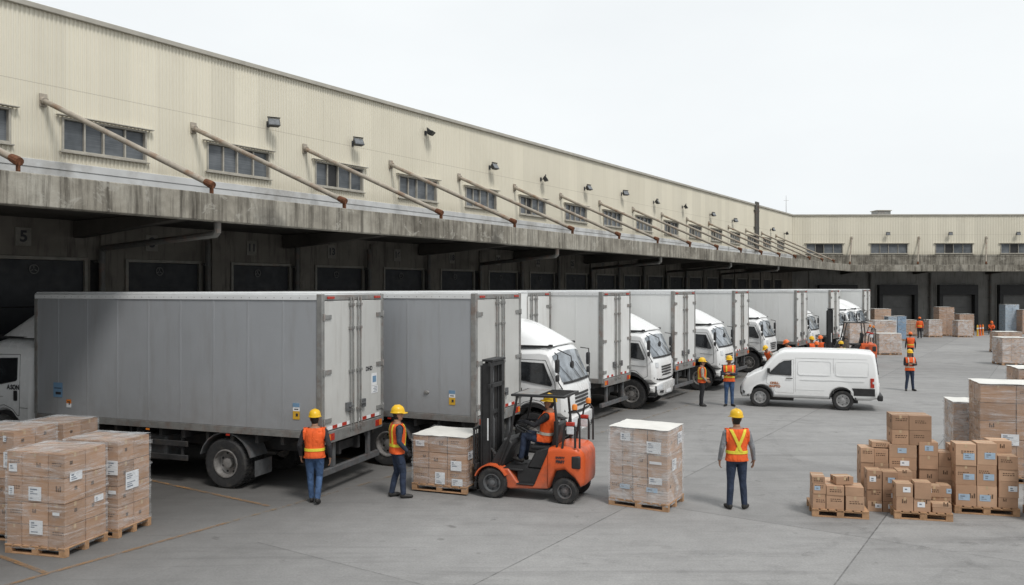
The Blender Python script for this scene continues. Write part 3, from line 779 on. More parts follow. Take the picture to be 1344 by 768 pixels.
    for sg in (-1, 1):
        g = MB(); bs_.panel(g, (1.965, .90), (1.965, .70), sg*.66, sg*1.06, .012, n=6, xo=(1, 0, 0)); ob('headlight', g, M['lamp'], bp)
        g = MB(); bs_.panel(g, (1.965, .66), (1.955, .565), sg*.56, sg*.86, .010, n=4, xo=(1, 0, 0)); ob('fog_light', g, M['black'], bp)
        g = MB(); sh.panel(g, (1.868, 1.62), (1.885, 1.44), sg*.80, sg*1.0, .012, n=3, xo=(1, 0, 0)); ob('indicator', g, M['lamp'], cab)
    g = MB(); bs_.panel(g, (1.965, .66), (1.96, .55), -.28, .28, .012, n=4, xo=(1, 0, 0)); ob('number_plate', g, M['white'], bp)
    for sg in (-1, 1):
        dp = [(.34, 2.55), (1.36, 2.53), (1.70, 1.80), (1.73, 1.0), (1.55, .90), (1.42, 1.02), (1.2, 1.2), (.95, 1.235), (.62, 1.14), (.42, .98), (.34, .98)]
        g = MB()
        for q in outline(dp, .014): sh.side(g, q, sg, .003)
        dr = ob('door', g, M['black'], cab)
        gp_ = [(.44, 2.46), (1.30, 2.43), (1.60, 1.76), (1.55, 1.70), (1.05, 1.77), (.50, 1.86), (.44, 1.90)]
        g = MB(); sh.side(g, gp_, sg, .008); wo = ob('side_window', g, M['glass'], dr)
        g = MB()
        for q in outline(gp_, -.022 if False else .022): sh.side(g, q, sg, .012)
        ob('window_seal', g, M['black'], wo)
        g = MB(); sh.side(g, [(1.13, 2.33), (1.20, 2.35), (1.43, 1.92), (1.36, 1.90)], sg, .0105); ob('reflection_strip', g, M['windshield'], wo) if False else None
        g = MB(); sh.side(g, rrect(.42, .56, 1.36, 1.62, .03), sg, .014); ob('door_handle', g, M['black'], dr)
        g = MB(); sh.side(g, [(.02, 1.18), (.33, 1.18), (.33, 1.195), (.02, 1.195)], sg, .004); sh.side(g, [(1.0, 1.45), (1.66, 1.41), (1.66, 1.422), (1.0, 1.462)], sg, .004); ob('crease', g, M['rail'], cab)
        n = 12; rg = []; 
        for k in range(n+1):
            a = PI*(.08+.84*k/n); y0, y1 = sg*(1.09), sg*(1.165)
            rg.append([(.95+.66*math.cos(a), y0, .52+.66*math.sin(a)), (.95+.66*math.cos(a), y1, .52+.66*math.sin(a)), (.95+.735*math.cos(a), y1, .52+.735*math.sin(a)), (.95+.735*math.cos(a), y0, .52+.735*math.sin(a))])
        g = MB(); g.loft(rg); ob('wheel_arch', g, M['black'], cab)
        g = MB(); g.box(1.60, 1.86, sg*.75, sg*1.09, .50, .84); g.box(1.56, 1.8, sg*.8, sg*1.13, .44, .498); ob('step', g, M['black'], cab, .015)
        wheel(t, CX+.95, sg*.98, .52, .28, sg, M['rim'], deep=.0)
        # mirrors on their arm at the windscreen pillar
        g = MB(); g.tube([(1.50, sg*1.07, 2.56), (1.66, sg*1.30, 2.52), (1.68, sg*1.31, 1.85), (1.72, sg*1.10, 1.66)], .016, 6)
        ma = ob('mirror_arm', g, M['black'], cab)
        ob('mirror', MB().box(1.61, 1.69, sg*1.20, sg*1.37, 2.08, 2.42), M['black'], ma, .035, 3)
        ob('wide_mirror', MB().box(1.61, 1.69, sg*1.21, sg*1.36, 1.86, 2.03), M['black'], ma, .035, 3)
        ob('mirror_glass', MB().box(1.602, 1.609, sg*1.215, sg*1.355, 2.10, 2.40), M['lamp'], ma)
    g = MB(); g.tube([(1.55, -.98, 2.64), (1.95, -1.12, 2.50), (1.97, -1.13, 2.36)], .014, 6); g.lathe([(0, -.04), (.08, -.03), (.1, .02), (0, .03)], 12, M=T(1.98, -1.13, 2.29), axis='x'); ob('front_mirror', g, M['black'], cab)
    # roof fairing
    rg = []
    for x, zt, wb, wt in ((1.40, 2.735, .80, .70), (1.30, 2.80, .92, .76), (1.10, 2.93, .98, .78), (.8, 3.10, 1.01, .80), (.5, 3.25, 1.03, .82), (.22, 3.345, 1.04, .84), (.02, 3.37, 1.04, .84)):
        zb = 2.71; hh = zt-zb; pts = []
        for k in range(17):
            a = PI*k/16; c_, s_ = math.cos(a), math.sin(a); e = .5
            yy = math.copysign(abs(c_)**e, c_); zz = abs(s_)**e
            pts.append((x, yy*(wb+(wt-wb)*zz), zb+hh*zz))
        rg.append(pts)
    g = MB(); g.loft(rg); fa = ob('roof_fairing', g, M['cab'], cab, angle=50)
    g = MB()
    for sg in (-1, 1): g.box(.02, 1.36, sg*.99, sg*1.03, 2.69, 2.735)
    ob('fairing_seam', g, M['black'], fa, .01)
    for y in (-.9, .9): ob('roof_marker', MB().box(1.28, 1.38, y-.05, y+.05, 2.70, 2.755), M['black'], cab, .012)
    g = MB().box(-.10, -.02, -.95, .95, 1.0, 2.5); g.box(-.12, -.03, -1.0, -.6, 1.0, 1.9); ob('air_intake', g, M['chassis'], cab, .02)
    return t
ORD = ['first', 'second', 'third', 'fourth', 'fifth', 'sixth', 'seventh', 'eighth', 'ninth']
proto = make_truck('grey box truck with its rear doors to the yard, the biggest and nearest truck')
swap = {'box_white': 'box_silver', 'door_white': 'door_grey'}
def recolor(o):
    for ch in o.children:
        if ch.type == 'MESH':
            for s in ch.material_slots:
                for a, b in swap.items():
                    if s.material == M[a]: s.link = 'OBJECT'; s.material = M[b]
        recolor(ch)
def place(t, u, n, nose_out, deg):
    """(u, n) is the near corner: of the rear doors, or of the bumper of a truck parked nose out; deg its heading"""
    th = math.radians(deg); c, s_ = math.cos(th), math.sin(th); near = Vector((-s_, -c, 0)); p = un(u, n)
    if nose_out: p = p-Vector((c, -s_, 0))*(CX+1.95)-near*1.16; rz = -th
    else: p = p-near*BW/2; rz = PI-th
    t.location = p; t.rotation_euler = (0, 0, rz); return t
rear_out = [(11.58, 12.22, 1, 19.5), (14.9, 10.85, 1, 24), (20.5, 13.5, 0, 28), (23.2, 11.96, 0, 28.5), (29.0, 11.95, 0, 30.5), (36.4, 12.1, 0, 30), (45.0, 11.6, 0, 32), (52.5, 11.5, 0, 33), (66.5, 12.15, 0, 33.5)]
rl = ['grey box truck with its rear doors to the yard, the biggest and nearest truck',
      'grey box truck with closed rear doors behind the forklift mast',
      'white truck body standing back, its rear doors just showing behind the first white cab',
      'white box truck with rear doors to the yard between the first two white cabs',
      'white box truck with rear doors to the yard between the second and third cabs',
      'white box truck with rear doors to the yard between the third and fourth cabs',
      'white box truck with rear doors to the yard, behind the group of workers',
      'white box truck with rear doors to the yard behind the far forklift mast',
      'white box truck with rear doors out, last of the row near the far warehouse']
nose_out = [(17.9, 10.1, 22.5), (26.1, 11.3, 27.5), (32.35, 11.2, 30), (40.4, 11.7, 31), (48.6, 11.5, 32), (55.8, 11.5, 33), (59.6, 11.5, 33.5), (63.0, 11.5, 33.5)]
nl = ['white box truck parked nose out right behind the orange forklift', 'white box truck parked nose out behind the lone wrapped pallet',
      'white box truck parked nose out behind the two talking workers', 'white box truck parked nose out behind the nose of the white van',
      'white box truck parked nose out, cab showing left of the far forklift mast', 'white box truck parked nose out just right of the far forklift mast',
      'white box truck parked nose out, second last cab of the row', 'white box truck parked nose out, last cab of the row by the far stacks']
trucks = []
for k, (u, n, g_, a_) in enumerate(rear_out):
    t = proto if k == 0 else copy_tree(proto)
    place(t, u, n, False, a_); t['label'] = rl[k]; trucks.append((t, g_))
nt_ = []
for k, (u, n, a_) in enumerate(nose_out):
    t = copy_tree(proto); place(t, u, n, True, a_); t['label'] = nl[k]; nt_.append(t)
for t, g_ in trucks:
    if g_: recolor(t)
def drop(o):
    for c in list(o.children): drop(c)
    bpy.data.objects.remove(o)
tb = trucks[2][0]                                             # this one is an uncoupled body pushed right up to the dock
for c in list(tb.children):
    n_ = c.name.split('.')[0]
    if n_ == 'cab' or (n_ == 'wheel' and max(v.co.x for v in c.data.vertices) > 6): drop(c)
# stickers and lettering on the two nearest trucks
def child(t, *path):
    o = t
    for p in path: o = next(c for c in o.children if c.name.split('.')[0] == p)
    return o
def sticker(parent, name, x0, x1, z0, z1, y, mats):
    mb = MB(); zm = (z0+z1)/2
    mb.box(x0, x1, y, y+.004, z0, zm, 0); mb.box(x0, x1, y, y+.004, zm+.002, z1, 1)
    mb.box(x0+.03, x1-.03, y+.0042, y+.006, zm+.03, zm+.05, 2); mb.box(x0+.04, x1-.07, y+.0042, y+.006, z0+.06, z0+.12, 2)
    return ob(name, mb, mats, parent)
for t in (trucks[0][0], trucks[1][0]):
    bx_ = child(t, 'cargo_box')
    sticker(bx_, 'sticker', .50, .66, 1.55, 1.88, BW/2+.007, [M['yellow'], M['white'], M['ink']])
    ob('sticker', MB().box(.50, .66, BW/2+.012, BW/2+.016, 1.80, 1.88), M['blue'], bx_)
bx1 = child(trucks[0][0], 'cargo_box'); bx2 = child(trucks[1][0], 'cargo_box')
sticker(bx1, 'sticker', 6.78, 7.05, 1.72, 2.05, BW/2+.007, [M['blue'], M['blue'], M['ink']])
sticker(bx1, 'sticker', 6.52, 6.66, 1.50, 1.68, BW/2+.007, [M['white'], M['amber'], M['ink']])
q = MB(); q.lathe([(0, 0), (.03, .0), (.05, -.004), (.055, -.004), (.045, .02), (0, .025)], 16, M=T(1.25, BW/2+.01, 1.80) @ Matrix.Diagonal((1.3, 1, .8, 1)), axis='y'); ob('side_lamp', q, M['rail'], bx2)
dr = [c for c in bx1.children if c.name.startswith('rear_door')][0]
text_obj('door_code', 'DHD', .13, M['ink'], dr, T(-.024, -.62, 2.42) @ FACE_NX, .004)
q = MB(); q.box(-.026, -.0215, -1.0, -.72, 1.86, 2.02, 0); q.box(-.026, -.0215, -.96, -.72, 2.03, 2.30, 0)
for k in range(4): q.box(-.0285, -.0262, -.97, -.80-.04*(k % 2), 1.885+.033*k, 1.897+.033*k, 1)
q.box(-.0285, -.0262, -.93, -.77, 2.10, 2.24, 2)
ob('sticker', q, [M['white'], M['greyink'], M['blue']], dr)
cab1 = child(trucks[0][0], 'cab')
cab1.scale.z = 1.17; cab1.location.z = -.145                # the nearest truck has a taller cab
text_obj('door_lettering', 'A.SON', .13, M['ink'], cab1, T(.66, 1.157, 1.72) @ FACE_PY, .004)
# ------------------------------------------------------------------ white panel van
def make_van():
    t = thing('panel_van', 'plain white panel van with black bumpers driving left across the yard', 'van')
    fr, rr_, R = 2.72, 0.0, .335
    zb = .30
    prof = [(-1.12, .42), (-1.18, .62), (-1.17, .9), (-1.11, 1.5), (-1.04, 1.92), (-.96, 2.01), (-.5, 2.045), (.9, 2.055), (1.9, 2.03), (2.08, 1.97), (2.30, 1.78), (2.70, 1.30), (2.98, 1.17), (3.24, 1.00), (3.36, .78), (3.40, .52), (3.34, zb)]
    prof += arch(fr, .335, .42, zb+.03, 9)+arch(0, .335, .42, zb+.03, 9)+[(-.9, zb+.04)]
    st = [(0, 0), (.55, .006), (.70, .02), (.79, .05), (.835, .09), (.855, .14)]
    sh = Shell(prof, st, .075, .95)
    mb = MB(); sh.build(mb); body = ob('body', mb, M['van'], t, angle=25)
    g = MB(); sh.panel(g, (2.10, 1.95), (2.66, 1.345), -.74, .74, .008, n=12); ob('windscreen', g, M['windshield'], body)
    for sg in (-1, 1):
        dp = [(1.62, 1.80), (2.01, 1.78), (2.56, 1.18), (2.60, .80), (2.36, .62), (2.26, .42), (1.62, .40)]
        g = MB()
        for q in outline(dp, .007): sh.side(g, q, sg, .003)
        dr = ob('front_door', g, M['rail'], body)
        wp = [(1.70, 1.77), (1.97, 1.74), (2.14, 1.62), (2.42, 1.30), (2.50, 1.19), (2.45, 1.16), (1.70, 1.13)]
        g = MB(); sh.side(g, wp, sg, .006); wo = ob('door_window', g, M['glass'], dr)
        g = MB()
        for q in outline(wp, .025): sh.side(g, q, sg, .010)
        ob('window_seal', g, M['black'], wo)
        g = MB(); sh.side(g, rrect(1.66, 1.90, 1.0, 1.035, .015), sg, .018); ob('door_handle', g, M['black'], dr)
        g = MB()
        for x0, x1 in ((.32, 1.48), (-.95, .18)):
            for q in outline(rrect(x0, x1, 1.17, 1.76, .09), .020): sh.side(g, q, sg, .004)
        for z in (.98,): sh.side(g, [(-.8, z), (1.4, z), (1.4, z+.014), (-.8, z+.014)], sg, .004)
        sh.side(g, [(.55, .56), (1.58, .56), (1.58, .572), (.55, .572)], sg, .004)
        ob('pressed_panel', g, M['van'], body)
        g = MB()
        for x in (1.56, .245): sh.side(g, [(x, .45), (x+.007, .45), (x+.007, 1.88), (x, 1.88)], sg, .003)
        sh.side(g, [(-.9, 1.86), (1.55, 1.86), (1.55, 1.866), (-.9, 1.866)], sg, .003)
        ob('door_gap', g, M['rail'], body)
        g = MB(); sh.side(g, [(-1.15, .40), (-.44, .40), (-.44, .56), (-.38, .70), (-1.15, .70)], sg, .014, th=.03); ob('corner_bumper', g, M['black'], body, .01)
        g = MB(); sh.side(g, [(-1.13, .74), (-1.0, .74), (-1.0, 1.12), (-1.12, 1.12)], sg, .012, th=.03); tl = ob('tail_light', g, M['red'], body, .006)
        g = MB(); sh.side(g, [(-1.125, .90), (-1.07, .90), (-1.07, .99), (-1.125, .99)], sg, .016, th=.01); ob('reversing_lens', g, M['lamp'], tl)
        g = MB(); sh.panel(g, (3.22, 1.02), (3.345, .80), sg*.52, sg*.80, .014, n=5); ob('headlight', g, M['lamp'], body)
        g = MB(); g.box(2.38, 2.47, sg*.82, sg*.99, 1.22, 1.38); g.tube([(2.43, sg*.78, 1.24), (2.43, sg*.9, 1.27)], .025, 6); ob('wing_mirror', g, M['black'], body, .035, 3)
        wheel(t, 0, sg*.74, R, .20, sg, M['rim_silver'], nuts=6, rim_r=.62); wheel(t, fr, sg*.74, R, .20, sg, M['rim_silver'], nuts=6, rim_r=.62)
        for cx in (0, fr):
            rg = []
            for k in range(13):
                a = PI*(.03+.94*k/12); rg.append([(cx+.40*math.cos(a), sg*.80, .335+.40*math.sin(a)), (cx+.40*math.cos(a), sg*.853, .335+.40*math.sin(a)), (cx+.435*math.cos(a), sg*.853, .335+.435*math.sin(a)), (cx+.435*math.cos(a), sg*.80, .335+.435*math.sin(a))])
            g = MB(); g.loft(rg); ob('wheel_arch', g, M['black'], body)
    bs_ = Shell([(3.08, .28), (3.10, .70), (3.36, .76), (3.45, .68), (3.45, .42), (3.36, .27)], [(0, 0), (.5, .03), (.75, .10), (.872, .22)])
    g = MB(); bs_.build(g); ob('front_bumper', g, M['black'], body, angle=30)
    g = MB(); g.box(-1.27, -1.10, -.80, .80, .36, .56); ob('rear_bumper', g, M['black'], body, .04, 3)
    g = MB(); g.add([(-1.125, -.66, 1.25), (-1.125, .66, 1.25), (-1.055, .60, 1.80), (-1.055, -.60, 1.80), (-1.145, -.66, 1.25), (-1.145, .66, 1.25), (-1.075, .60, 1.80), (-1.075, -.60, 1.80)], [(0,1,2,3),(7,6,5,4),(0,4,5,1),(1,5,6,2),(2,6,7,3),(3,7,4,0)])
    ob('rear_window', g, M['glass'], body)
    g = MB(); g.box(-1.20, -1.165, -.25, .25, .78, .9); ob('number_plate', g, M['white'], body)
    g = MB()
    for x in (-.5, 1.6): g.box(x, x+.8, -.5, .5, .22, .36)
    g.tube([(0, -.7, .335), (0, .7, .335)], .06, 8); g.tube([(fr, -.7, .335), (fr, .7, .335)], .05, 8); ob('underbody', g, M['chassis'], t)
    yy = lambda z: sh.pt(2, z, sh.ymax)[1]+.006
    text_obj('lettering', 'CRELL.', .105, M['brown_ink'], body, T(2.22, yy(.86), .86) @ FACE_PY, .006)
    text_obj('lettering', 'EWPTO', .105, M['brown_ink'], body, T(2.22, yy(.74), .745) @ FACE_PY, .006)
    return t
van = make_van()
pr_, pf_ = gp(1107, 539), gp(999, 534)
hd = (pf_-pr_).normalized(); lf = Vector((-hd.y, hd.x, 0))
van.location = pr_-lf*.84+hd*.02; van.rotation_euler = (0, 0, math.atan2(hd.y, hd.x))
# ------------------------------------------------------------------ forklift, forks to +x, origin under the front axle
def make_forklift(label):
    t = thing('forklift', label, 'forklift', group='orange forklifts')
    WB = 1.50
    # orange lower frame with the stepped cut-out
    g = MB(); g.prism([(.02, .56), (-.32, .60), (-.52, .34), (-.55, .30), (-.86, .30), (-1.02, .68), (-1.16, 1.0), (-1.16, .26), (-.36, .20), (-.20, .24)][::-1], -.50, .50)
    fr = ob('frame', g, M['orange'], t, .03)
    # rounded counterweight and hood
    rg = []
    for x, w_, z0, z1 in ((-1.163, .52, .27, 1.06), (-1.3, .54, .62, 1.10), (-1.50, .54, .66, 1.11), (-1.70, .53, .50, 1.10), (-1.80, .50, .34, 1.06), (-1.86, .44, .36, .98), (-1.88, .38, .42, .88)):
        rg.append([(x, y, z) for y, z in rrect(-w_, w_, z0, z1, .10, 4)])
    g = MB(); g.loft(rg); cw = ob('counterweight', g, M['orange'], t, angle=40)
    ob('rear_grille', MB().box(-1.82, -1.64, .47, .545, .70, .95), M['black'], cw, .03)
    ob('rear_grille', MB().box(-1.82, -1.64, -.545, -.47, .70, .95), M['black'], cw, .03)
    g = MB(); g.box(-1.30, -1.17, -.30, .30, .28, .6); g.box(-1.78, -1.2, -.36, .36, .3, .66); g.tube([(-WB, -.45, .25), (-WB, .45, .25)], .06, 8); g.tube([(0, -.5, .3), (0, .5, .3)], .09, 10); g.box(-1.16, .1, -.45, .45, .22, .32); ob('chassis', g, M['chassis'], t)
    g = MB(); g.box(-.86, -.50, -.52, .52, .302, .33); g.box(-.62, -.15, -.47, .47, .56, .60); ob('floor_plate', g, M['black'], t, .01)
    ob('step_recess', MB().box(-1.0, -.50, -.43, .43, .331, .615), M['black'], t)
    # front cowl / dash
    g = MB(); g.prism([(.12, .58), (-.16, .60), (-.40, 1.08), (-.34, 1.16), (-.22, 1.16), (.02, .80)][::-1], -.44, .44); ob('front_cowl', g, M['black'], t, .03)
    g = MB(); g.prism([(-.68, .62), (-1.14, .62), (-1.17, 1.07), (-.86, .96)][::-1], -.40, .40); ob('seat_base', g, M['black'], t, .03)
    g = MB(); g.box(-1.18, -.70, -.25, .25, .955, 1.05)
    se = ob('seat', g, M['seat'], t, .04, 3)
    g = MB(); g.add([], []); g.box(-.07, .05, -.25, .25, 0, .50, M=T(-1.17, 0, 1.04) @ RY(-.22)); ob('seat_back', g, M['seat'], se, .05, 3)
    g = MB(); g.tube([(-.32, 0, 1.0), (-.46, 0, 1.30)], .03, 8); sc_ = ob('steering_column', g, M['black'], t)
    g = MB(); Mx = T(-.47, 0, 1.31) @ RY(-.45)
    g.lathe([(.17+.016*math.cos(a), .016*math.sin(a)) for a in [2*PI*k/8 for k in range(8)]], 24, M=Mx, closed=True); g.box(-.17, .17, -.015, .015, -.01, .01, M=Mx); g.lathe([(0, .02), (.05, .015), (.05, -.02), (0, -.02)], 12, M=Mx)
    ob('steering_wheel', g, M['black'], sc_)
    for k in range(3):
        g = MB(); y = -.16-.09*k; g.tube([(-.34, y, 1.12), (-.43, y, 1.34)], .010, 6); g.lathe([(0, -.02), (.022, 0), (0, .025)], 8, M=T(-.435, y, 1.355)); ob('control_lever', g, M['black'], t)
    # overhead guard
    g = MB()
    for sg in (-1, 1):
        y = sg*.47
        g.tube([(-.10, y, .60), (-.36, y, 1.30), (-.50, y, 2.02), (-.52, y, 2.044)], .027, 8); g.tube([(-1.33, y, 1.08), (-1.33, y, 1.5), (-1.28, y, 2.02), (-1.27, y, 2.044)], .028, 8)
        g.box(-1.50, -.38, y-.03, y+.03, 2.045, 2.09)
    g.box(-.44, -.38, -.439, .439, 2.047, 2.088); g.box(-1.50, -1.44, -.439, .439, 2.047, 2.088)
    for k in range(5): y = -.32+.16*k; g.box(-1.439, -.441, y-.011, y+.011, 2.052, 2.082)
    gu = ob('overhead_guard', g, M['black'], t, .006)
    ob('rain_cover', MB().box(-.95, -.45, -.43, .43, 2.0905, 2.096), M['rail'], gu)
    # mast
    g = MB()
    for sg in (-1, 1):
        y = sg*.30
        g.box(.12, .30, y-.045, y+.045, .06, 2.66); g.box(.30, .34, y-.06, y+.06, .06, 2.62); g.box(.10, .125, sg*.25, sg*.38, .06, 2.62)
    for z in (.30, 2.16, 2.60): g.box(.10, .16, -.40, .40, z, z+.09)
    mast = ob('mast', g, M['black'], t, .008)
    g = MB()
    for sg in (-1, 1): g.box(.15, .29, sg*.20-.03, sg*.20+.03, .12, 2.70)
    g.box(.06, .30, -.36, .36, 2.70, 2.745); g.box(.16, .28, -.17, .17, 1.6, 1.68); ob('inner_mast', g, M['black'], mast, .006)
    for y in (-.13, 0, .13):
        ob('lift_cylinder', MB().tube([(.20, y, .15), (.20, y, 1.5), (.20, y, 1.501), (.20, y, 2.58)], [.038, .038, .022, .022], 10), M['chassis'] if y else M['bar'], mast)
    g = MB()
    for y in (-.07, .07):
        z = .4
        while z < 2.6: g.box(.26, .275, y-.014, y+.014, z, z+.05); z += .062
    ob('lift_chain', g, M['chassis'], mast)
    ob('mast_sticker', MB().box(.16, .19, .3455, .349, 1.10, 1.55), M['white'], mast)
    for sg in (-1, 1): ob('tilt_cylinder', MB().tube([(.10, sg*.36, .95), (-.16, sg*.36, .66)], [.025, .045], 8), M['chassis'], mast)
    # carriage, load backrest, forks
    g = MB(); g.box(.36, .42, -.50, .50, .16, .28); g.box(.36, .42, -.50, .50, .52, .64)
    for sg in (-1, 1): g.box(.34, .36, sg*.22, sg*.30, .14, .66)
    ca = ob('carriage', g, M['black'], t, .008)
    g = MB(); 
    for y in (-.53, -.27, 0, .27, .53): g.box(.38, .42, y-.02, y+.02, .641, 1.36)
    for y in (-.40, -.135, .135, .40): g.box(.39, .41, y-.012, y+.012, .641, 1.33)
    g.box(.375, .425, -.55, .55, 1.33, 1.38); ob('load_backrest', g, M['black'], ca, .006)
    for sg in (-1, 1):
        g = MB(); g.prism([(.425, .68), (.47, .68), (.47, .13), (1.56, .082), (1.56, .07), (.425, .075)][::-1], sg*.28-.055, sg*.28+.055); ob('fork', g, M['chassis'], ca, .006)
    # rear post cluster: lamps and mirror on loops
    for sg in (-1, 1):
        g = MB(); g.tube([(-1.45, sg*.50, 1.08), (-1.50, sg*.50, 1.50), (-1.58, sg*.50, 1.58), (-1.68, sg*.50, 1.56), (-1.71, sg*.50, 1.45), (-1.71, sg*.50, 1.1)], .024, 8); g.tube([(-1.58, sg*.50, 1.58), (-1.62, sg*.50, 1.80), (-1.72, sg*.50, 1.84), (-1.80, sg*.50, 1.74), (-1.80, sg*.50, 1.1)], .020, 8); po = ob('lamp_loop', g, M['black'], t)
        ob('lamp', MB().box(-1.69, -1.54, sg*.47, sg*.53, 1.36, 1.52), M['lamp'], po, .015); ob('lamp', MB().box(-1.70, -1.53, sg*.46, sg*.54, 1.525, 1.60), M['red'], po, .015)
        g = MB(); g.lathe([(.055, 0), (.055, .07), (.04, .10), (0, .11)], 12, M=T(-1.70, sg*.50, 1.845)); ob('beacon', g, M['amber'], po)
    for sg in (-1, 1):
        n = 10; rg = []
        for k in range(n+1):
            a = PI*(.10+.75*k/n); rg.append([(.02+.34*math.cos(a), sg*.30, .31+.34*math.sin(a)), (.02+.34*math.cos(a), sg*.60, .31+.34*math.sin(a)), (.02+.365*math.cos(a), sg*.60, .31+.365*math.sin(a)), (.02+.365*math.cos(a), sg*.30, .31+.365*math.sin(a))])
        g = MB(); g.loft(rg); ob('fender', g, M['orange'], t)
        wheel(t, 0, sg*.48, .30, .22, sg, M['bar'], rim_r=.6, nuts=6); wheel(t, -WB, sg*.44, .245, .18, sg, M['bar'], rim_r=.58, nuts=6)
        rot = FACE_PY if sg > 0 else FACE_NY
        text_obj('lettering', 'TEREK', .08, M['ink'], fr, T(-1.05+.04, sg*.506, .64) @ rot, .003) if False else None
    text_obj('lettering', 'SAFETY', .055, M['ink'], cw, T(-1.42, .548, .90) @ FACE_PY, .003)
    text_obj('lettering', 'FIRST', .075, M['ink'], cw, T(-1.42, .548, .82) @ FACE_PY, .004)
    g = MB(); g.tube([(-1.24, .22, 1.08), (-1.24, .22, 1.55)], .05, 10); g.tube([(-1.24, -.22, 1.08), (-1.24, -.22, 1.55)], .05, 10); ob('rear_post', g, M['black'], t)
    return t
fork = make_forklift('orange forklift with a driver, carrying a wrapped pallet behind the two helmeted workers')
fw_, fb_ = gp(645, 654), gp(738, 663)
fh = (fw_-fb_).normalized(); fl_ = Vector((-fh.y, fh.x, 0)); FRZ = math.atan2(fh.y, fh.x)
FORG = fw_-fl_*.59
fork.location = FORG; fork.rotation_euler = (0, 0, FRZ)
fork2 = copy_tree(fork); fork2['label'] = 'far orange forklift with a tall black mast beyond the white van'
fork2.scale = (1.12, 1.12, 1.12); fork2.location = Vector((17.75, 45.3, 0)); fork2.rotation_euler = (0, 0, math.radians(165))
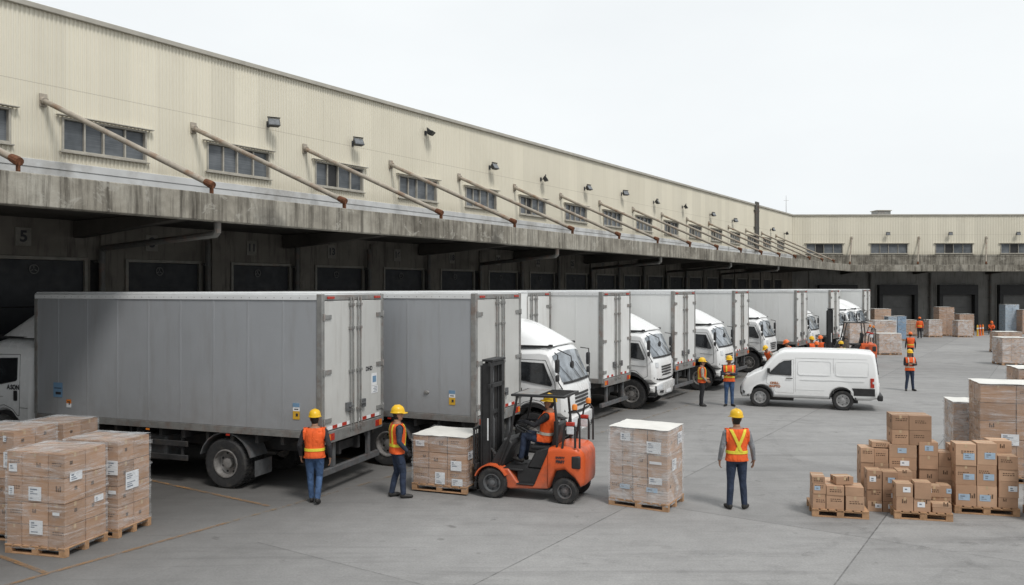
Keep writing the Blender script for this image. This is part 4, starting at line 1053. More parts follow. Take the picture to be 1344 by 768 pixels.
# ------------------------------------------------------------------ people
def interp(tab, z):
    for a, b in zip(tab, tab[1:]):
        if z <= b[0]:
            f = (z-a[0])/(b[0]-a[0]); f = f*f*(3-2*f) if False else f
            return [a[i]+(b[i]-a[i])*f for i in range(1, len(a))]
    return list(tab[-1][1:])
TORSO = [(.84, .158, .112), (.92, .178, .128), (1.02, .168, .122), (1.12, .165, .122), (1.24, .180, .130), (1.34, .192, .128), (1.41, .178, .108), (1.455, .12, .085), (1.49, .066, .064), (1.53, .057, .060)]
def person(label, loc, rz, height=1.75, legs=None, arms=None, shirt='dark_cloth', trousers='jeans', hat='hat_yellow', vest='vest', stripe='tape_yellow', back_x=False, straps=False,
           lean=0.0, seat=None, head_yaw=0.0, head_pitch=0.0, voxel=.012, hips=None, gloves=False, group=None):
    """legs / arms: {+1: (knee, ankle) / (elbow, wrist, hand_dir), -1: ...} in metres for a 1.75 m figure, +x forward, +y left; lean tips the trunk"""
    s = height/1.75
    root = thing('person', label, 'person', loc, rz, group)
    root.scale = (s, s, s)
    pts = []; mb = MB(); tags = []
    hip = Vector(hips) if hips else Vector((0, 0, .93))
    LM = T(*hip) @ RY(lean) @ T(0, 0, -.93)             # trunk frame
    def tube(path, rs, reg, seg=12, sub=5, sx=1.0):
        P = []; R = []
        for i in range(len(path)-1):
            for k in range(sub): f = k/sub; P.append(Vector(path[i]).lerp(Vector(path[i+1]), f)); R.append(rs[i]+(rs[i+1]-rs[i])*f)
        P.append(Vector(path[-1])); R.append(rs[-1])
        # round the ends
        d0 = (P[0]-P[1]).normalized(); d1 = (P[-1]-P[-2]).normalized()
        P = [P[0]+d0*R[0]*.8]+P+[P[-1]+d1*R[-1]*.8]; R = [R[0]*.45]+R+[R[-1]*.45]
        mb.tube(P, R, seg); 
        for p, r in zip(P, R): pts.append((p, r, reg))
    # trunk
    rings = []
    for k in range(36):
        z = .84+.69*k/35; w_, d_ = interp(TORSO, z)
        xo = .012*math.sin((z-.9)*5)
        ring = []
        for q in range(24):
            a = 2*PI*q/24; c_, s_ = math.cos(a), math.sin(a)
            ring.append(LM @ Vector((xo+math.copysign(abs(c_)**.85, c_)*d_, math.copysign(abs(s_)**.85, s_)*w_, z)))
        rings.append(ring)
    mb.loft(rings)
    for k, ring in enumerate(rings):
        reg = 'pelvis' if k < 7 else ('torso' if k < 32 else 'neck')
        for p in ring[::2]: pts.append((p, .02, reg))
    # head with nose, chin, ears
    HM = LM @ T(.012, 0, 1.53) @ RZ(head_yaw) @ RY(head_pitch) @ T(0, 0, -1.53)
    rg = []
    for z, rx, ry, xo in ((1.50, .040, .042, .012), (1.525, .062, .056, .020), (1.55, .080, .066, .020), (1.59, .092, .073, .012), (1.63, .098, .077, .006), (1.67, .099, .079, .0), (1.71, .092, .073, -.002), (1.74, .066, .054, -.004), (1.755, .03, .025, -.004)):
        rg.append([HM @ Vector((xo+rx*math.cos(2*PI*q/20), ry*math.sin(2*PI*q/20), z)) for q in range(20)])
        for q in range(20):
            a = 2*PI*q/20; face = math.cos(a) > -.15 and z < 1.70
            pts.append((rg[-1][q], .01, 'skin' if face or z < 1.545 else 'hair'))
    mb.loft(rg)
    nz = [HM @ Vector((.095, 0, 1.652)), HM @ Vector((.112, 0, 1.625)), HM @ Vector((.118, 0, 1.607))]
    tube(nz, [.010, .013, .015], 'skin', 8, 2)
    for sg in (-1, 1):
        tube([HM @ Vector((-.004, sg*.077, 1.60)), HM @ Vector((-.010, sg*.083, 1.645))], [.014, .018], 'skin', 8, 2)
        pts.append((HM @ Vector((.094, sg*.030, 1.642)), .01, 'eye'))
    for q in (-.018, 0, .018): pts.append((HM @ Vector((.100, q, 1.572)), .01, 'lip'))
    # arms
    for sg in (-1, 1):
        sh_ = LM @ Vector((0, sg*.185, 1.395))
        if arms and sg in arms: el, wr, hd_ = [Vector(q) for q in arms[sg]]
        else: el, wr, hd_ = Vector((-.03, sg*.262, 1.12)), Vector((.035, sg*.275, .87)), Vector((.15, 0, -1))
        if lean and not (arms and sg in arms): el, wr = LM @ el, LM @ wr
        tube([sh_, el, wr], [.070, .050, .037], 'sleeve')
        # hand: palm, four fingers and a thumb
        d = hd_.normalized(); fw = Vector((1, 0, 0)); 
        lat = (fw-d*fw.dot(d)); lat = lat.normalized() if lat.length > .2 else Vector((0, 0, 1)); nrm = d.cross(lat)*sg
        reg = 'glove' if gloves else 'skin'
        p0 = wr+d*.01; p1 = wr+d*.085
        for o_ in (-.026, -.009, .009, .026): tube([p0+lat*o_*.7, p1+lat*o_], [.016, .0135], reg, 8, 3)
        inn = -nrm if (-nrm).dot(Vector((0, -sg, 0))) > 0 else nrm
        for o_, ln in ((-.030, .058), (-.0105, .074), (.0105, .08), (.030, .072)):
            a_ = p1+lat*o_; b_ = a_+d*ln*.5+inn*.006+lat*o_*.15; c_ = b_+d*ln*.38+inn*.022+lat*o_*.1
            tube([a_, b_, c_], [.0105, .0095, .008], reg, 8, 2)
        th = p0+lat*.034+d*.015; tube([th, th+lat*.026+d*.035+inn*.014, th+lat*.026+d*.066+inn*.026], [.014, .012, .010], reg, 8, 2)
    # legs and shoes
    for sg in (-1, 1):
        hp = hip+Vector((0, sg*.09, -.03))
        if legs and sg in legs: kn, an = [Vector(q) for q in legs[sg][:2]]; toe = Vector(legs[sg][2]) if len(legs[sg]) > 2 else Vector((1, sg*.15, 0))
        else: kn, an, toe = Vector((.012, sg*.105, .50)), Vector((-.02, sg*.115, .10)), Vector((1, sg*.18, 0))
        tube([hp, hp.lerp(kn, .5)+Vector((.01, 0, 0)), kn, kn.lerp(an, .35)+Vector((-.012, 0, 0)), an], [.102, .088, .066, .064, .055], 'leg', 14)
        t_ = toe.normalized(); hl = an+Vector((0, 0, -.055)) if t_.z > -.3 else an
        hl = an-t_*.03-Vector((0, 0, .055)); m_ = an+t_*.09-Vector((0, 0, .058)); e_ = an+t_*.165-Vector((0, 0, .066))
        tube([an+Vector((0, 0, .0)), hl], [.048, .046], 'shoe', 10, 3); tube([hl, m_, e_], [.045, .046, .034], 'shoe', 10, 4)
    me = bpy.data.meshes.new('body'); me.from_pydata(mb.v, [], mb.f); me.update()
    bm = bmesh.new(); bm.from_mesh(me); bmesh.ops.recalc_face_normals(bm, faces=bm.faces); bm.to_mesh(me); bm.free()
    o = bpy.data.objects.new('body', me); C.objects.link(o)
    r = o.modifiers.new('r', 'REMESH'); r.mode = 'VOXEL'; r.voxel_size = voxel; r.use_smooth_shade = True
    sm = o.modifiers.new('s', 'SMOOTH'); sm.factor = .5; sm.iterations = 2
    bpy.context.view_layer.update()
    me2 = bpy.data.meshes.new_from_object(o.evaluated_get(bpy.context.evaluated_depsgraph_get()))
    o.modifiers.clear(); o.data = me2; o.parent = root; me2.name = 'body'
    mats = ['skin', shirt, trousers, 'shoe', 'hair', 'dark_cloth']
    me2.materials.clear()
    for q in mats: me2.materials.append(M[q])
    kd = kdtree.KDTree(len(pts))
    for i, (p, rr, reg) in enumerate(pts): kd.insert(p, i)
    kd.balance()
    idx = {'skin': 0, 'sleeve': 1, 'torso': 1, 'pelvis': 2, 'neck': 0, 'leg': 2, 'shoe': 3, 'hair': 4, 'eye': 4, 'lip': 5, 'glove': 5}
    inv = LM.inverted(); regs = []
    for f in me2.polygons:
        best = None
        for co_, i, dd in kd.find_n(f.center, 4):
            e_ = dd-pts[i][1]
            if best is None or e_ < best[0]: best = (e_, pts[i][2])
        reg = best[1]; regs.append(reg); f.material_index = idx[reg]; f.use_smooth = True
    # waistcoat grown from the trunk faces
    def grow(name, mat, off, test, cuts=(), par=root):
        bm = bmesh.new(); bm.from_mesh(me2); bm.faces.ensure_lookup_table()
        keep = set(i for i, f in enumerate(me2.polygons) if test(regs[i], inv @ f.center))
        bmesh.ops.delete(bm, geom=[f for f in bm.faces if f.index not in keep], context='FACES')
        bm.normal_update()
        for v in bm.verts: v.co += v.normal*off
        for co_, no_ in cuts:
            co2 = LM @ Vector(co_); no2 = LM.to_3x3() @ Vector(no_)
            bmesh.ops.bisect_plane(bm, geom=list(bm.verts)+list(bm.edges)+list(bm.faces), plane_co=co2, plane_no=no2, clear_outer=True)
        m_ = bpy.data.meshes.new(name); bm.to_mesh(m_); bm.free(); m_.materials.clear(); m_.materials.append(M[mat])
        for f in m_.polygons: f.use_smooth = True; f.material_index = 0
        q = bpy.data.objects.new(name, m_); C.objects.link(q); q.parent = par
        sd = q.modifiers.new('t', 'SOLIDIFY'); sd.thickness = .006; sd.offset = 1
        return q
    if vest:
        intor = lambda reg, c: reg in ('torso', 'pelvis') or (reg == 'sleeve' and abs(c.y) < .205 and c.z > 1.30)
        wide = lambda reg, c: intor(reg, c) and .84 < c.z < 1.49
        v = grow('safety_vest', vest, .016, wide, [((0, 0, .885), (0, 0, -1)), ((0, 0, 1.462), (0, 0, 1)), ((0, .212, 0), (0, 1, 0)), ((0, -.212, 0), (0, -1, 0))])
        b0 = 1.02
        grow('reflective_band', stripe, .0255, lambda r_, c: intor(r_, c) and b0-.06 < c.z < b0+.1, [((0, 0, b0), (0, 0, -1)), ((0, 0, b0+.055), (0, 0, 1)), ((0, .212, 0), (0, 1, 0)), ((0, -.212, 0), (0, -1, 0))], v)
        if back_x:
            for sg in (-1, 1):
                p0, p1 = Vector((0, sg*.055, 1.04)), Vector((0, -sg*.125, 1.45)); dd = (p1-p0).normalized(); nn = Vector((0, -dd.z, dd.y))
                grow('reflective_strap', stripe, .0265 if sg > 0 else .0305, lambda r_, c: wide(r_, c) and c.x < 0 and c.z > 1.0, [(p0+nn*.026, nn), (p0-nn*.026, -nn), ((0, 0, 1.06), (0, 0, -1)), ((0, 0, 1.455), (0, 0, 1)), ((-.01, 0, 0), (1, 0, 0))], v)
        if straps:
            for sg in (-1, 1):
                grow('reflective_strap', stripe, .0265, lambda r_, c: wide(r_, c) and c.z > 1.0 and sg*c.y > .03, [((0, sg*.13, 0), (0, sg, 0)), ((0, sg*.085, 0), (0, -sg, 0)), ((0, 0, 1.07), (0, 0, -1)), ((0, 0, 1.455), (0, 0, 1))], v)
    if hat:
        g = MB(); prof = [(.128, 1.672), (.129, 1.684), (.121, 1.69), (.119, 1.72), (.108, 1.762), (.084, 1.796), (.045, 1.817), (0, 1.823)]
        vs0 = len(g.v); g.lathe(prof, 24)
        g.v = [(x*1.14+.004, y*.96, z) for x, y, z in g.v]
        g.tube([(-.10, 0, 1.765), (-.05, 0, 1.815), (.04, 0, 1.818), (.10, 0, 1.775)], .013, 8)
        pk = []
        for k in range(9):
            a = -1.0+2.0*k/8; pk.append([(.10*math.cos(a), .125*math.sin(a), 1.672), (.205*math.cos(a), .145*math.sin(a), 1.660), (.205*math.cos(a), .145*math.sin(a), 1.667), (.10*math.cos(a), .122*math.sin(a), 1.690)])
        g.loft(pk); g.v = [tuple(HM @ RY(.0) @ Vector(p)) for p in g.v]
        ob('hard_hat', g, M[hat], root, angle=50)
    return root
def face_to(dx, dy): return math.atan2(dy, dx)
WK = 'workers in hi vis vests'
person('worker walking away in jeans and plain orange vest beside the nearest grey truck', gp(413, 660), math.radians(96), 1.76, voxel=.009, shirt='dark_cloth', trousers='jeans', group=WK,
       legs={1: ((.06, .09, .50), (.05, .06, .10), (1, .05, 0)), -1: ((.05, -.085, .50), (-.16, -.075, .13), (1, -.1, -.25))}, arms={1: ((-.02, .285, 1.13), (.10, .275, .90), (.3, -.05, -1)), -1: ((-.08, -.285, 1.13), (-.03, -.30, .87), (.1, .05, -1))})
person('worker in navy shirt and striped vest looking right towards the forklift load', gp(521, 653), math.radians(22), 1.78, voxel=.009, shirt='navy_shirt', trousers='navy', group=WK, straps=True, gloves=True,
       legs={1: ((.03, .10, .50), (-.08, .10, .10), (1, .1, 0)), -1: ((.10, -.10, .51), (.10, -.11, .10), (1, -.2, 0))}, arms={1: ((-.05, .255, 1.13), (.12, .24, .92), (.5, -.1, -1)), -1: ((-.02, -.26, 1.13), (.14, -.235, .95), (.6, .15, -1))}, head_yaw=-.1)
person('worker seen from behind with a yellow cross on his vest, alone in the open yard', gp(967, 668), math.radians(90), 1.83, voxel=.009, shirt='grey_shirt', trousers='navy', group=WK, back_x=True,
       legs={1: ((.01, .11, .50), (-.01, .135, .10), (1, .25, 0)), -1: ((.01, -.11, .50), (-.01, -.135, .10), (.8, -.6, 0))}, arms={1: ((-.03, .275, 1.12), (.05, .30, .88), (.2, -.05, -1)), -1: ((-.03, -.275, 1.12), (.04, -.32, .88), (.2, .05, -1))}, head_yaw=.1)
person('worker in a pale sleeved shirt and black trousers talking beside the truck wheel', gp(921, 533), math.radians(-5), 1.66, voxel=.014, shirt='beige_shirt', trousers='dark_cloth', group=WK, straps=True,
       arms={1: ((-.02, .25, 1.13), (.17, .17, 1.02), (1, -.4, -.2)), -1: ((0, -.26, 1.12), (.16, -.20, .96), (1, .2, -.5))})
person('worker facing the camera with folded arms in blue jeans, left of the white van', gp(957, 533), math.radians(-98), 1.74, voxel=.014, shirt='navy_shirt', trousers='jeans', group=WK, straps=True,
       arms={1: ((.06, .25, 1.14), (.20, -.02, 1.17), (.3, -1, .1)), -1: ((.06, -.25, 1.14), (.21, .04, 1.22), (.3, 1, .1))}, legs={1: ((.01, .10, .50), (-.01, .11, .10), (1, .5, 0)), -1: ((.01, -.10, .50), (-.01, -.11, .10), (1, -.5, 0))})
person('worker facing the camera with folded arms, standing right of the white van', gp(1194, 513), math.radians(-92), 1.64, voxel=.014, shirt='dark_cloth', trousers='navy', group=WK, straps=True, stripe='tape_silver',
       arms={1: ((.06, .25, 1.14), (.20, -.02, 1.17), (.3, -1, .1)), -1: ((.06, -.25, 1.14), (.21, .04, 1.22), (.3, 1, .1))}, legs={1: ((.01, .11, .50), (-.01, .15, .10), (1, .4, 0)), -1: ((.01, -.11, .50), (-.01, -.15, .10), (1, -.4, 0))})
person('worker walking up the yard behind the one with folded arms', gp(1195, 475.5), math.radians(80), 1.66, voxel=.02, hat='hat_orange', trousers='dark_cloth', group=WK, legs={1: ((.12, .09, .51), (.14, .09, .10), (1, .1, 0)), -1: ((.0, -.09, .50), (-.2, -.09, .14), (1, -.1, -.3))})
person('worker in orange jacket and orange helmet by the far dock door', gp(1207, 444), math.radians(75), 1.72, voxel=.02, shirt='vest', hat='hat_orange', trousers='dark_cloth', group=WK)
person('worker in orange helmet crouching at the far dock wall', gp(1300, 439), math.radians(-100), 1.72, voxel=.02, hat='hat_orange', shirt='vest', trousers='dark_cloth', group=WK, hips=(0, 0, .42), lean=.35,
       legs={1: ((.33, .17, .50), (.03, .14, .10), (1, .3, 0)), -1: ((.33, -.17, .50), (.03, -.14, .10), (1, -.3, 0))}, arms={1: ((.28, .25, .72), (.42, .12, .55), (.6, -.3, -.6)), -1: ((.28, -.25, .72), (.42, -.12, .55), (.6, .3, -.6))})
def dep(x, d): return Vector(((x-672)/F*d, d, 0))
person('worker in yellow helmet squatting behind the front of the white van', dep(1013, 37.5), math.radians(200), 1.62, voxel=.02, trousers='dark_cloth', shirt='beige_shirt', group=WK, lean=.5)
person('worker in orange helmet bent over behind the van windscreen', dep(1040, 38.5), math.radians(170), 1.76, voxel=.02, hat='hat_orange', trousers='navy', group=WK, lean=.35)
person('worker in yellow helmet in the group behind the van roof', dep(1065, 40.5), math.radians(-60), 1.76, voxel=.02, trousers='navy', group=WK)
person('worker in orange helmet in the group behind the van roof', dep(1077, 41.5), math.radians(-140), 1.74, voxel=.02, hat='hat_orange', trousers='navy', group=WK)
person('short worker in orange helmet at the front of the group behind the van roof', dep(1071.5, 38.6), math.radians(-100), 1.64, voxel=.02, hat='hat_orange', shirt='vest', trousers='navy', group=WK)
person('worker in yellow helmet and yellow vest beside the far forklift', dep(1104, 38.5), math.radians(95), 1.66, voxel=.02, vest='tape_yellow', trousers='navy', group=WK)
# the driver, seated on the forklift, one hand on the wheel
dv = person('forklift driver in orange vest and yellow helmet, seated with a hand on the wheel', (0, 0, 0), 0, 1.80, voxel=.009, shirt='dark_cloth', trousers='navy', group=WK, hips=(0, 0, .93), lean=-.10, stripe='tape_silver', gloves=True,
       legs={1: ((.44, .13, .99), (.50, .13, .55), (1, .05, .25)), -1: ((.44, -.13, .99), (.50, -.13, .55), (1, -.05, .25))},
       arms={1: ((.17, .27, 1.22), (.42, .17, 1.27), (.9, -.25, .1)), -1: ((.14, -.27, 1.20), (.38, -.20, 1.25), (.9, .2, .1))}, head_yaw=.15)
dvx, dvz = -.98, .20
dv.location = FORG+fh*dvx+Vector((0, 0, dvz)); dv.rotation_euler = (0, 0, FRZ)
# ------------------------------------------------------------------ pallets, cartons and wrapped loads
def make_pallet(label, Lx, Ly, loc, rz, hgt=.145, name='wooden_pallet'):
    t = thing(name, label, 'pallet', loc, rz, 'wooden pallets')
    g = MB(); nb = 7; bw = Lx/(nb*1.22); 
    for k in range(nb):
        x = -Lx/2+bw/2+(Lx-bw)*k/(nb-1); g.box(x-bw/2+random.uniform(-.004, .004), x+bw/2, -Ly/2+random.uniform(-.006, .004), Ly/2+random.uniform(-.004, .006), hgt-.02, hgt)
    ob('deck', g, M['wood'], t, .003)
    for y in (-Ly/2+.05, 0, Ly/2-.05):
        g = MB(); g.box(-Lx/2, Lx/2, y-.045, y+.045, hgt-.042, hgt-.021); g.box(-Lx/2, Lx/2, y-.045, y+.045, .0, .021)
        for x in (-Lx/2+.06, 0, Lx/2-.06): g.box(x-.06, x+.06, y-.044+(.001), y+.044, .0215, hgt-.0425)
        ob('runner', g, M['wood'], t, .003)
    return t
def carton_mesh(w, d, h, prints=True, tape=True, seed=None):
    """a closed carton, base at z = 0, front face at y = -d/2"""
    g = MB(); g.box(-w/2, w/2, -d/2, d/2, 0, h)
    if tape:
        g.box(-w/2-.001, w/2+.001, -.024, .024, h+.0005, h+.002, 1)
        for sg in (-1, 1): g.box(sg*(w/2+.0005), sg*(w/2+.002), -.024, .024, h-.07, h-.001, 1)
        if random.random() < .5: g.box(-.02, .02, -d/2-.002, -d/2-.0005, h-.06, h-.001, 1)
    if prints:
        r = random.random(); y = -d/2-.0012; s = min(w, h)
        if r < .45:                                       # a small square mark
            a = .07*random.uniform(.8, 1.3); x = random.uniform(-w*.3, w*.2); z = h*random.uniform(.35, .65)
            for q in (0, 1, 2): g.box(x+q*a*.4, x+q*a*.4+a*.28, y, y+.001, z, z+a*(1 if q != 1 else .6), 2)
        elif r < .8:                                      # two lines of print
            x = -w*random.uniform(.2, .4); z = h*random.uniform(.55, .75)
            for q in range(2):
                xx = x
                for _ in range(5):
                    l_ = random.uniform(.015, .04)
                    if xx+l_ > w*.45: break
                    g.box(xx, xx+l_, y, y+.001, z-q*.035, z-q*.035+.018, 2); xx += l_+.012
        for sg in (-1, 1):
            if random.random() < .6:
                z = h*random.uniform(.3, .6); yy = random.uniform(-d*.3, d*.1)
                g.box(sg*(w/2+.0002), sg*(w/2+.0012), yy, yy+.06, z, z+.06, 2)
    return g
def carton_obj(name, w, d, h, parent=None, mat='card', **kw):
    return ob(name, carton_mesh(w, d, h, **kw), [M[mat], M['packtape'], M['cardprint']], parent, .007, 2)
def paper_label(parent, w, h, Mx, blue=False, name='shipping_label'):
    g = MB(); g.box(-w/2, w/2, 0, .002, -h/2, h/2)
    z = h/2-.03; k = 0
    while z > -h/2+.03:
        l_ = w*random.uniform(.35, .8); hh = .016 if k % 3 else .024
        if k % 4 != 3: g.box(-w/2+.03, -w/2+.03+l_-.05 if l_ > .09 else -w/2+.07, -.0012, -.0002, z-hh, z, 1)
        z -= hh+.016; k += 1
    g.v = [tuple(Mx @ Vector(p)) for p in g.v]
    return ob(name, g, [M['label_blue' if blue else 'label_white'], M['greyink']], parent)
def film(parent, x, y, z0, z1, mat='wrap', bands=4, name='stretch_wrap'):
    """film drawn round a block of half sizes x, y"""
    g = MB(); n = 9; nz = 12; e = .014
    per = [(-x-e+(2*x+2*e)*k/n, -y-e) for k in range(n)]+[(x+e, -y-e+(2*y+2*e)*k/n) for k in range(n)]+[(x+e-(2*x+2*e)*k/n, y+e) for k in range(n)]+[(-x-e, y+e-(2*y+2*e)*k/n) for k in range(n)]
    rings = []
    for q in range(nz+1):
        z = z0+(z1-z0)*q/nz
        rings.append([Vector((px+random.uniform(-.005, .005), py+random.uniform(-.005, .005), z+random.uniform(-.01, .01)*(0 < q))) for px, py in per])
    g.loft(rings, 0, caps=False)
    for b in range(bands):
        zc = z0+(z1-z0)*(b+.5+random.uniform(-.3, .3))/bands; wd = random.uniform(.02, .07); tl = random.uniform(-.09, .09); t2 = random.uniform(-.07, .07)
        e2 = .022+.003*b
        cs = [(-x-e2, -y-e2, zc-tl-t2), (x+e2, -y-e2, zc+tl-t2), (x+e2, y+e2, zc+tl+t2), (-x-e2, y+e2, zc-tl+t2)]
        for k in range(4):
            a, c = Vector(cs[k]), Vector(cs[(k+1) % 4])
            g.quad(a-Vector((0, 0, wd/2)), c-Vector((0, 0, wd/2)), c+Vector((0, 0, wd/2)), a+Vector((0, 0, wd/2)), 1)
    return ob(name, g, [M[mat], M['wrapband']], parent, angle=60, fixn=False)
def wrapped_load(label, near, deg, Lx, Ly, top, cols=(1, 1, 1), rows=3, deps=2, mat='card', wrap='wrap', sheet='topsheet', labels=(), z0=.145, bands=4, under=.02, plabel=None, group='stretch wrapped pallet loads', gap=.016, edge=False):
    """near = ground point of the corner nearest the camera, deg = heading of the front edge, top = height of the load above ground"""
    a = math.radians(deg); ex = Vector((math.cos(a), math.sin(a), 0)); ey = Vector((-ex.y, ex.x, 0))
    c = Vector(near)-ex*Lx/2+ey*Ly/2; c.z = z0-.145
    p = make_pallet(plabel or 'wooden pallet under the '+label.split(' on ')[0].split(' with ')[0], Lx, Ly, c, a)
    c2 = c.copy(); c2.z = z0+.002
    t = thing('wrapped_load', label, 'wrapped cartons', c2, a, group)
    X, Y = Lx/2-under, Ly/2-under; Hh = top-z0-.012
    tot = sum(cols); x = -X
    hs = [random.uniform(.85, 1.15) for _ in range(rows)] if not edge else [1.0]*rows; st_ = sum(hs)
    for ci, cw in enumerate(cols):
        w = 2*X*cw/tot
        z = 0
        for r in range(rows):
            h = Hh*hs[r]/st_
            for d_ in range(deps):
                dd = 2*Y/deps
                if 0 < ci < len(cols)-1 and 0 < d_ < deps-1: continue
                o = carton_obj('carton', w-gap, dd-gap, h-.010, t, mat, prints=True, tape=True)
                o.location = (x+w/2+random.uniform(-.004, .004), -Y+dd*(d_+.5)+random.uniform(-.005, .003), z)
                if d_ > 0 and ci == len(cols)-1: pass
            z += h
        x += w
    for (face, u, v, lw_, lh, bl) in labels:               # u, v in 0..1 across the face
        if face == 'f': Mx = T(-X+2*X*u, -Y-.011, Hh*v)
        else: Mx = T(X+.011, -Y+2*Y*u, Hh*v) @ RZ(PI/2)
        paper_label(t, lw_, lh, Mx, bl)
    if wrap: film(t, X, Y, -.06, Hh+.012, wrap, bands)
    if sheet:
        g = MB(); n = 8
        vs = [(-X-.016+(2*X+.032)*i/n, -Y-.016+(2*Y+.032)*j/n, Hh+.008+random.uniform(0, .012)) for j in range(n+1) for i in range(n+1)]
        g.add(vs, [(j*(n+1)+i, j*(n+1)+i+1, (j+1)*(n+1)+i+1, (j+1)*(n+1)+i) for j in range(n) for i in range(n)])
        ob('top_sheet', g, M[sheet], t, fixn=False)
    return t
def off(x, y, d): return Vector(((x-672)/F*d, d, 0))
# the four stacks in the left foreground
wrapped_load('brown wrapped carton stack with two white labels, frontmost in the left corner', gp(85, 733), -14, 1.14, .94, 1.62, (1, 1.75, 1.1), 4, 2, sheet='topfilm', bands=4,
    labels=[('f', .50, .56, .24, .22, 0), ('f', .52, .20, .25, .22, 0), ('f', .12, .83, .16, .13, 0), ('f', .86, .36, .13, .05, 0), ('s', .25, .74, .26, .14, 0), ('s', .80, .42, .2, .1, 0), ('f', .09, .58, .10, .14, 0)], plabel='wooden pallet under the frontmost wrapped stack in the left corner')
wrapped_load('brown wrapped carton stack with a large white label, right of the frontmost stack', off(155, 0, 13.78), -14, 1.10, .84, 1.63, (1, 1.2, 1), 4, 2, sheet='topfilm',
    labels=[('s', .42, .52, .32, .30, 0), ('f', .90, .70, .22, .24, 0), ('f', .9, .42, .15, .06, 0)], plabel='wooden pallet under the wrapped stack right of the frontmost one')
wrapped_load('tallest brown wrapped carton stack, cut by the left edge behind the frontmost stack', off(18, 0, 13.62), -14, 1.14, .95, 1.82, (1, 1.2, 1.5), 4, 2, sheet='topfilm',
    labels=[('f', .93, .72, .24, .26, 0), ('f', .84, .93, .06, .1, 0)], plabel='wooden pallet under the tallest stack at the left edge')
wrapped_load('brown wrapped carton stack at the back of the left foreground group', off(83, 0, 15.6), -14, 1.04, .95, 1.62, (1.2, 1), 4, 2, sheet='topfilm', plabel='wooden pallet under the back stack of the left foreground group')
# the load on the forklift
wrapped_load('low carton load with a pale top sheet carried on the forklift tines', FORG+fh*.53+fl_*.62, math.degrees(FRZ)+180, 1.24, 1.10, 1.17, (.9, 1.05, 1.05), 3, 2, mat='card', wrap='wrap', z0=.175, edge=True,
    labels=[('f', .14, .84, .2, .12, 0), ('f', .52, .14, .22, .24, 0), ('f', .82, .42, .24, .2, 0), ('f', .84, .08, .24, .14, 0), ('s', .2, .62, .24, .16, 0)], plabel='wooden pallet lifted on the forklift tines')
# the lone load in the middle of the yard
wrapped_load('single wrapped carton load with a white top sheet standing alone in mid yard', gp(877, 673), -29, 1.20, .98, 1.52, (.9, .7, 1, 1.35), 3, 2, mat='card2', wrap='wrap_dense', bands=7, edge=True,
    labels=[('f', .28, .88, .2, .15, 0), ('f', .77, .76, .28, .22, 0), ('f', .80, .30, .26, .13, 0), ('f', .80, .55, .24, .05, 0), ('f', .27, .18, .2, .09, 1), ('f', .74, .17, .22, .09, 1), ('s', .78, .84, .28, .22, 0), ('s', .40, .50, .26, .22, 0)], plabel='wooden pallet under the lone wrapped load in mid yard')
# big loads behind the loose cartons on the right
wrapped_load('tall wrapped brown load with square white labels behind the loose cartons on the right', off(1422, 0, 17.3), -17, 1.95, 1.1, 2.12, (1, .95, .8), 5, 2, mat='card', wrap='wrap', edge=True,
    labels=[('f', .30, .40, .34, .24, 0), ('f', .02, .22, .34, .22, 0), ('f', .62, .22, .30, .15, 0)], plabel='wooden pallet under the tall wrapped load on the right')
wrapped_load('narrow load under thick milky film, left of the tall wrapped load on the right', off(1290, 0, 18.9), -16, .62, 1.0, 1.55, (1,), 3, 2, mat='card2', wrap='wrap_dense', bands=6, plabel='wooden pallet under the milky film load on the right')
wrapped_load('wrapped load with a white top rising behind the tall load at the right edge', off(1440, 0, 20.6), -16, 1.75, 1.1, 2.13, (1, 1, 1), 4, 2, plabel='wooden pallet under the load behind the tall right load')
wrapped_load('pale wrapped carton stack cut by the right edge beside the loose cartons', off(1436, 0, 14.4), -16, .88, .8, 1.26, (1, 1), 4, 2, wrap='wrap', sheet='topfilm', labels=[('f', .1, .62, .2, .14, 0)], plabel='wooden pallet cut by the right edge of the view')
wrapped_load('wrapped load with a white top by the right edge, halfway down the yard', off(1352, 0, 44.5), -6, 1.42, 1.2, 1.5, (1, 1, 1), 4, 2, mat='card2', wrap='wrap_dense', plabel='wooden pallet at the right edge halfway down the yard')
wrapped_load('wrapped load half hidden behind another one near the right edge, halfway down the yard', off(1342, 0, 53), -6, 1.5, 1.2, 1.36, (1, 1), 3, 2, mat='card2', wrap='wrap', plabel='wooden pallet half hidden near the right edge')
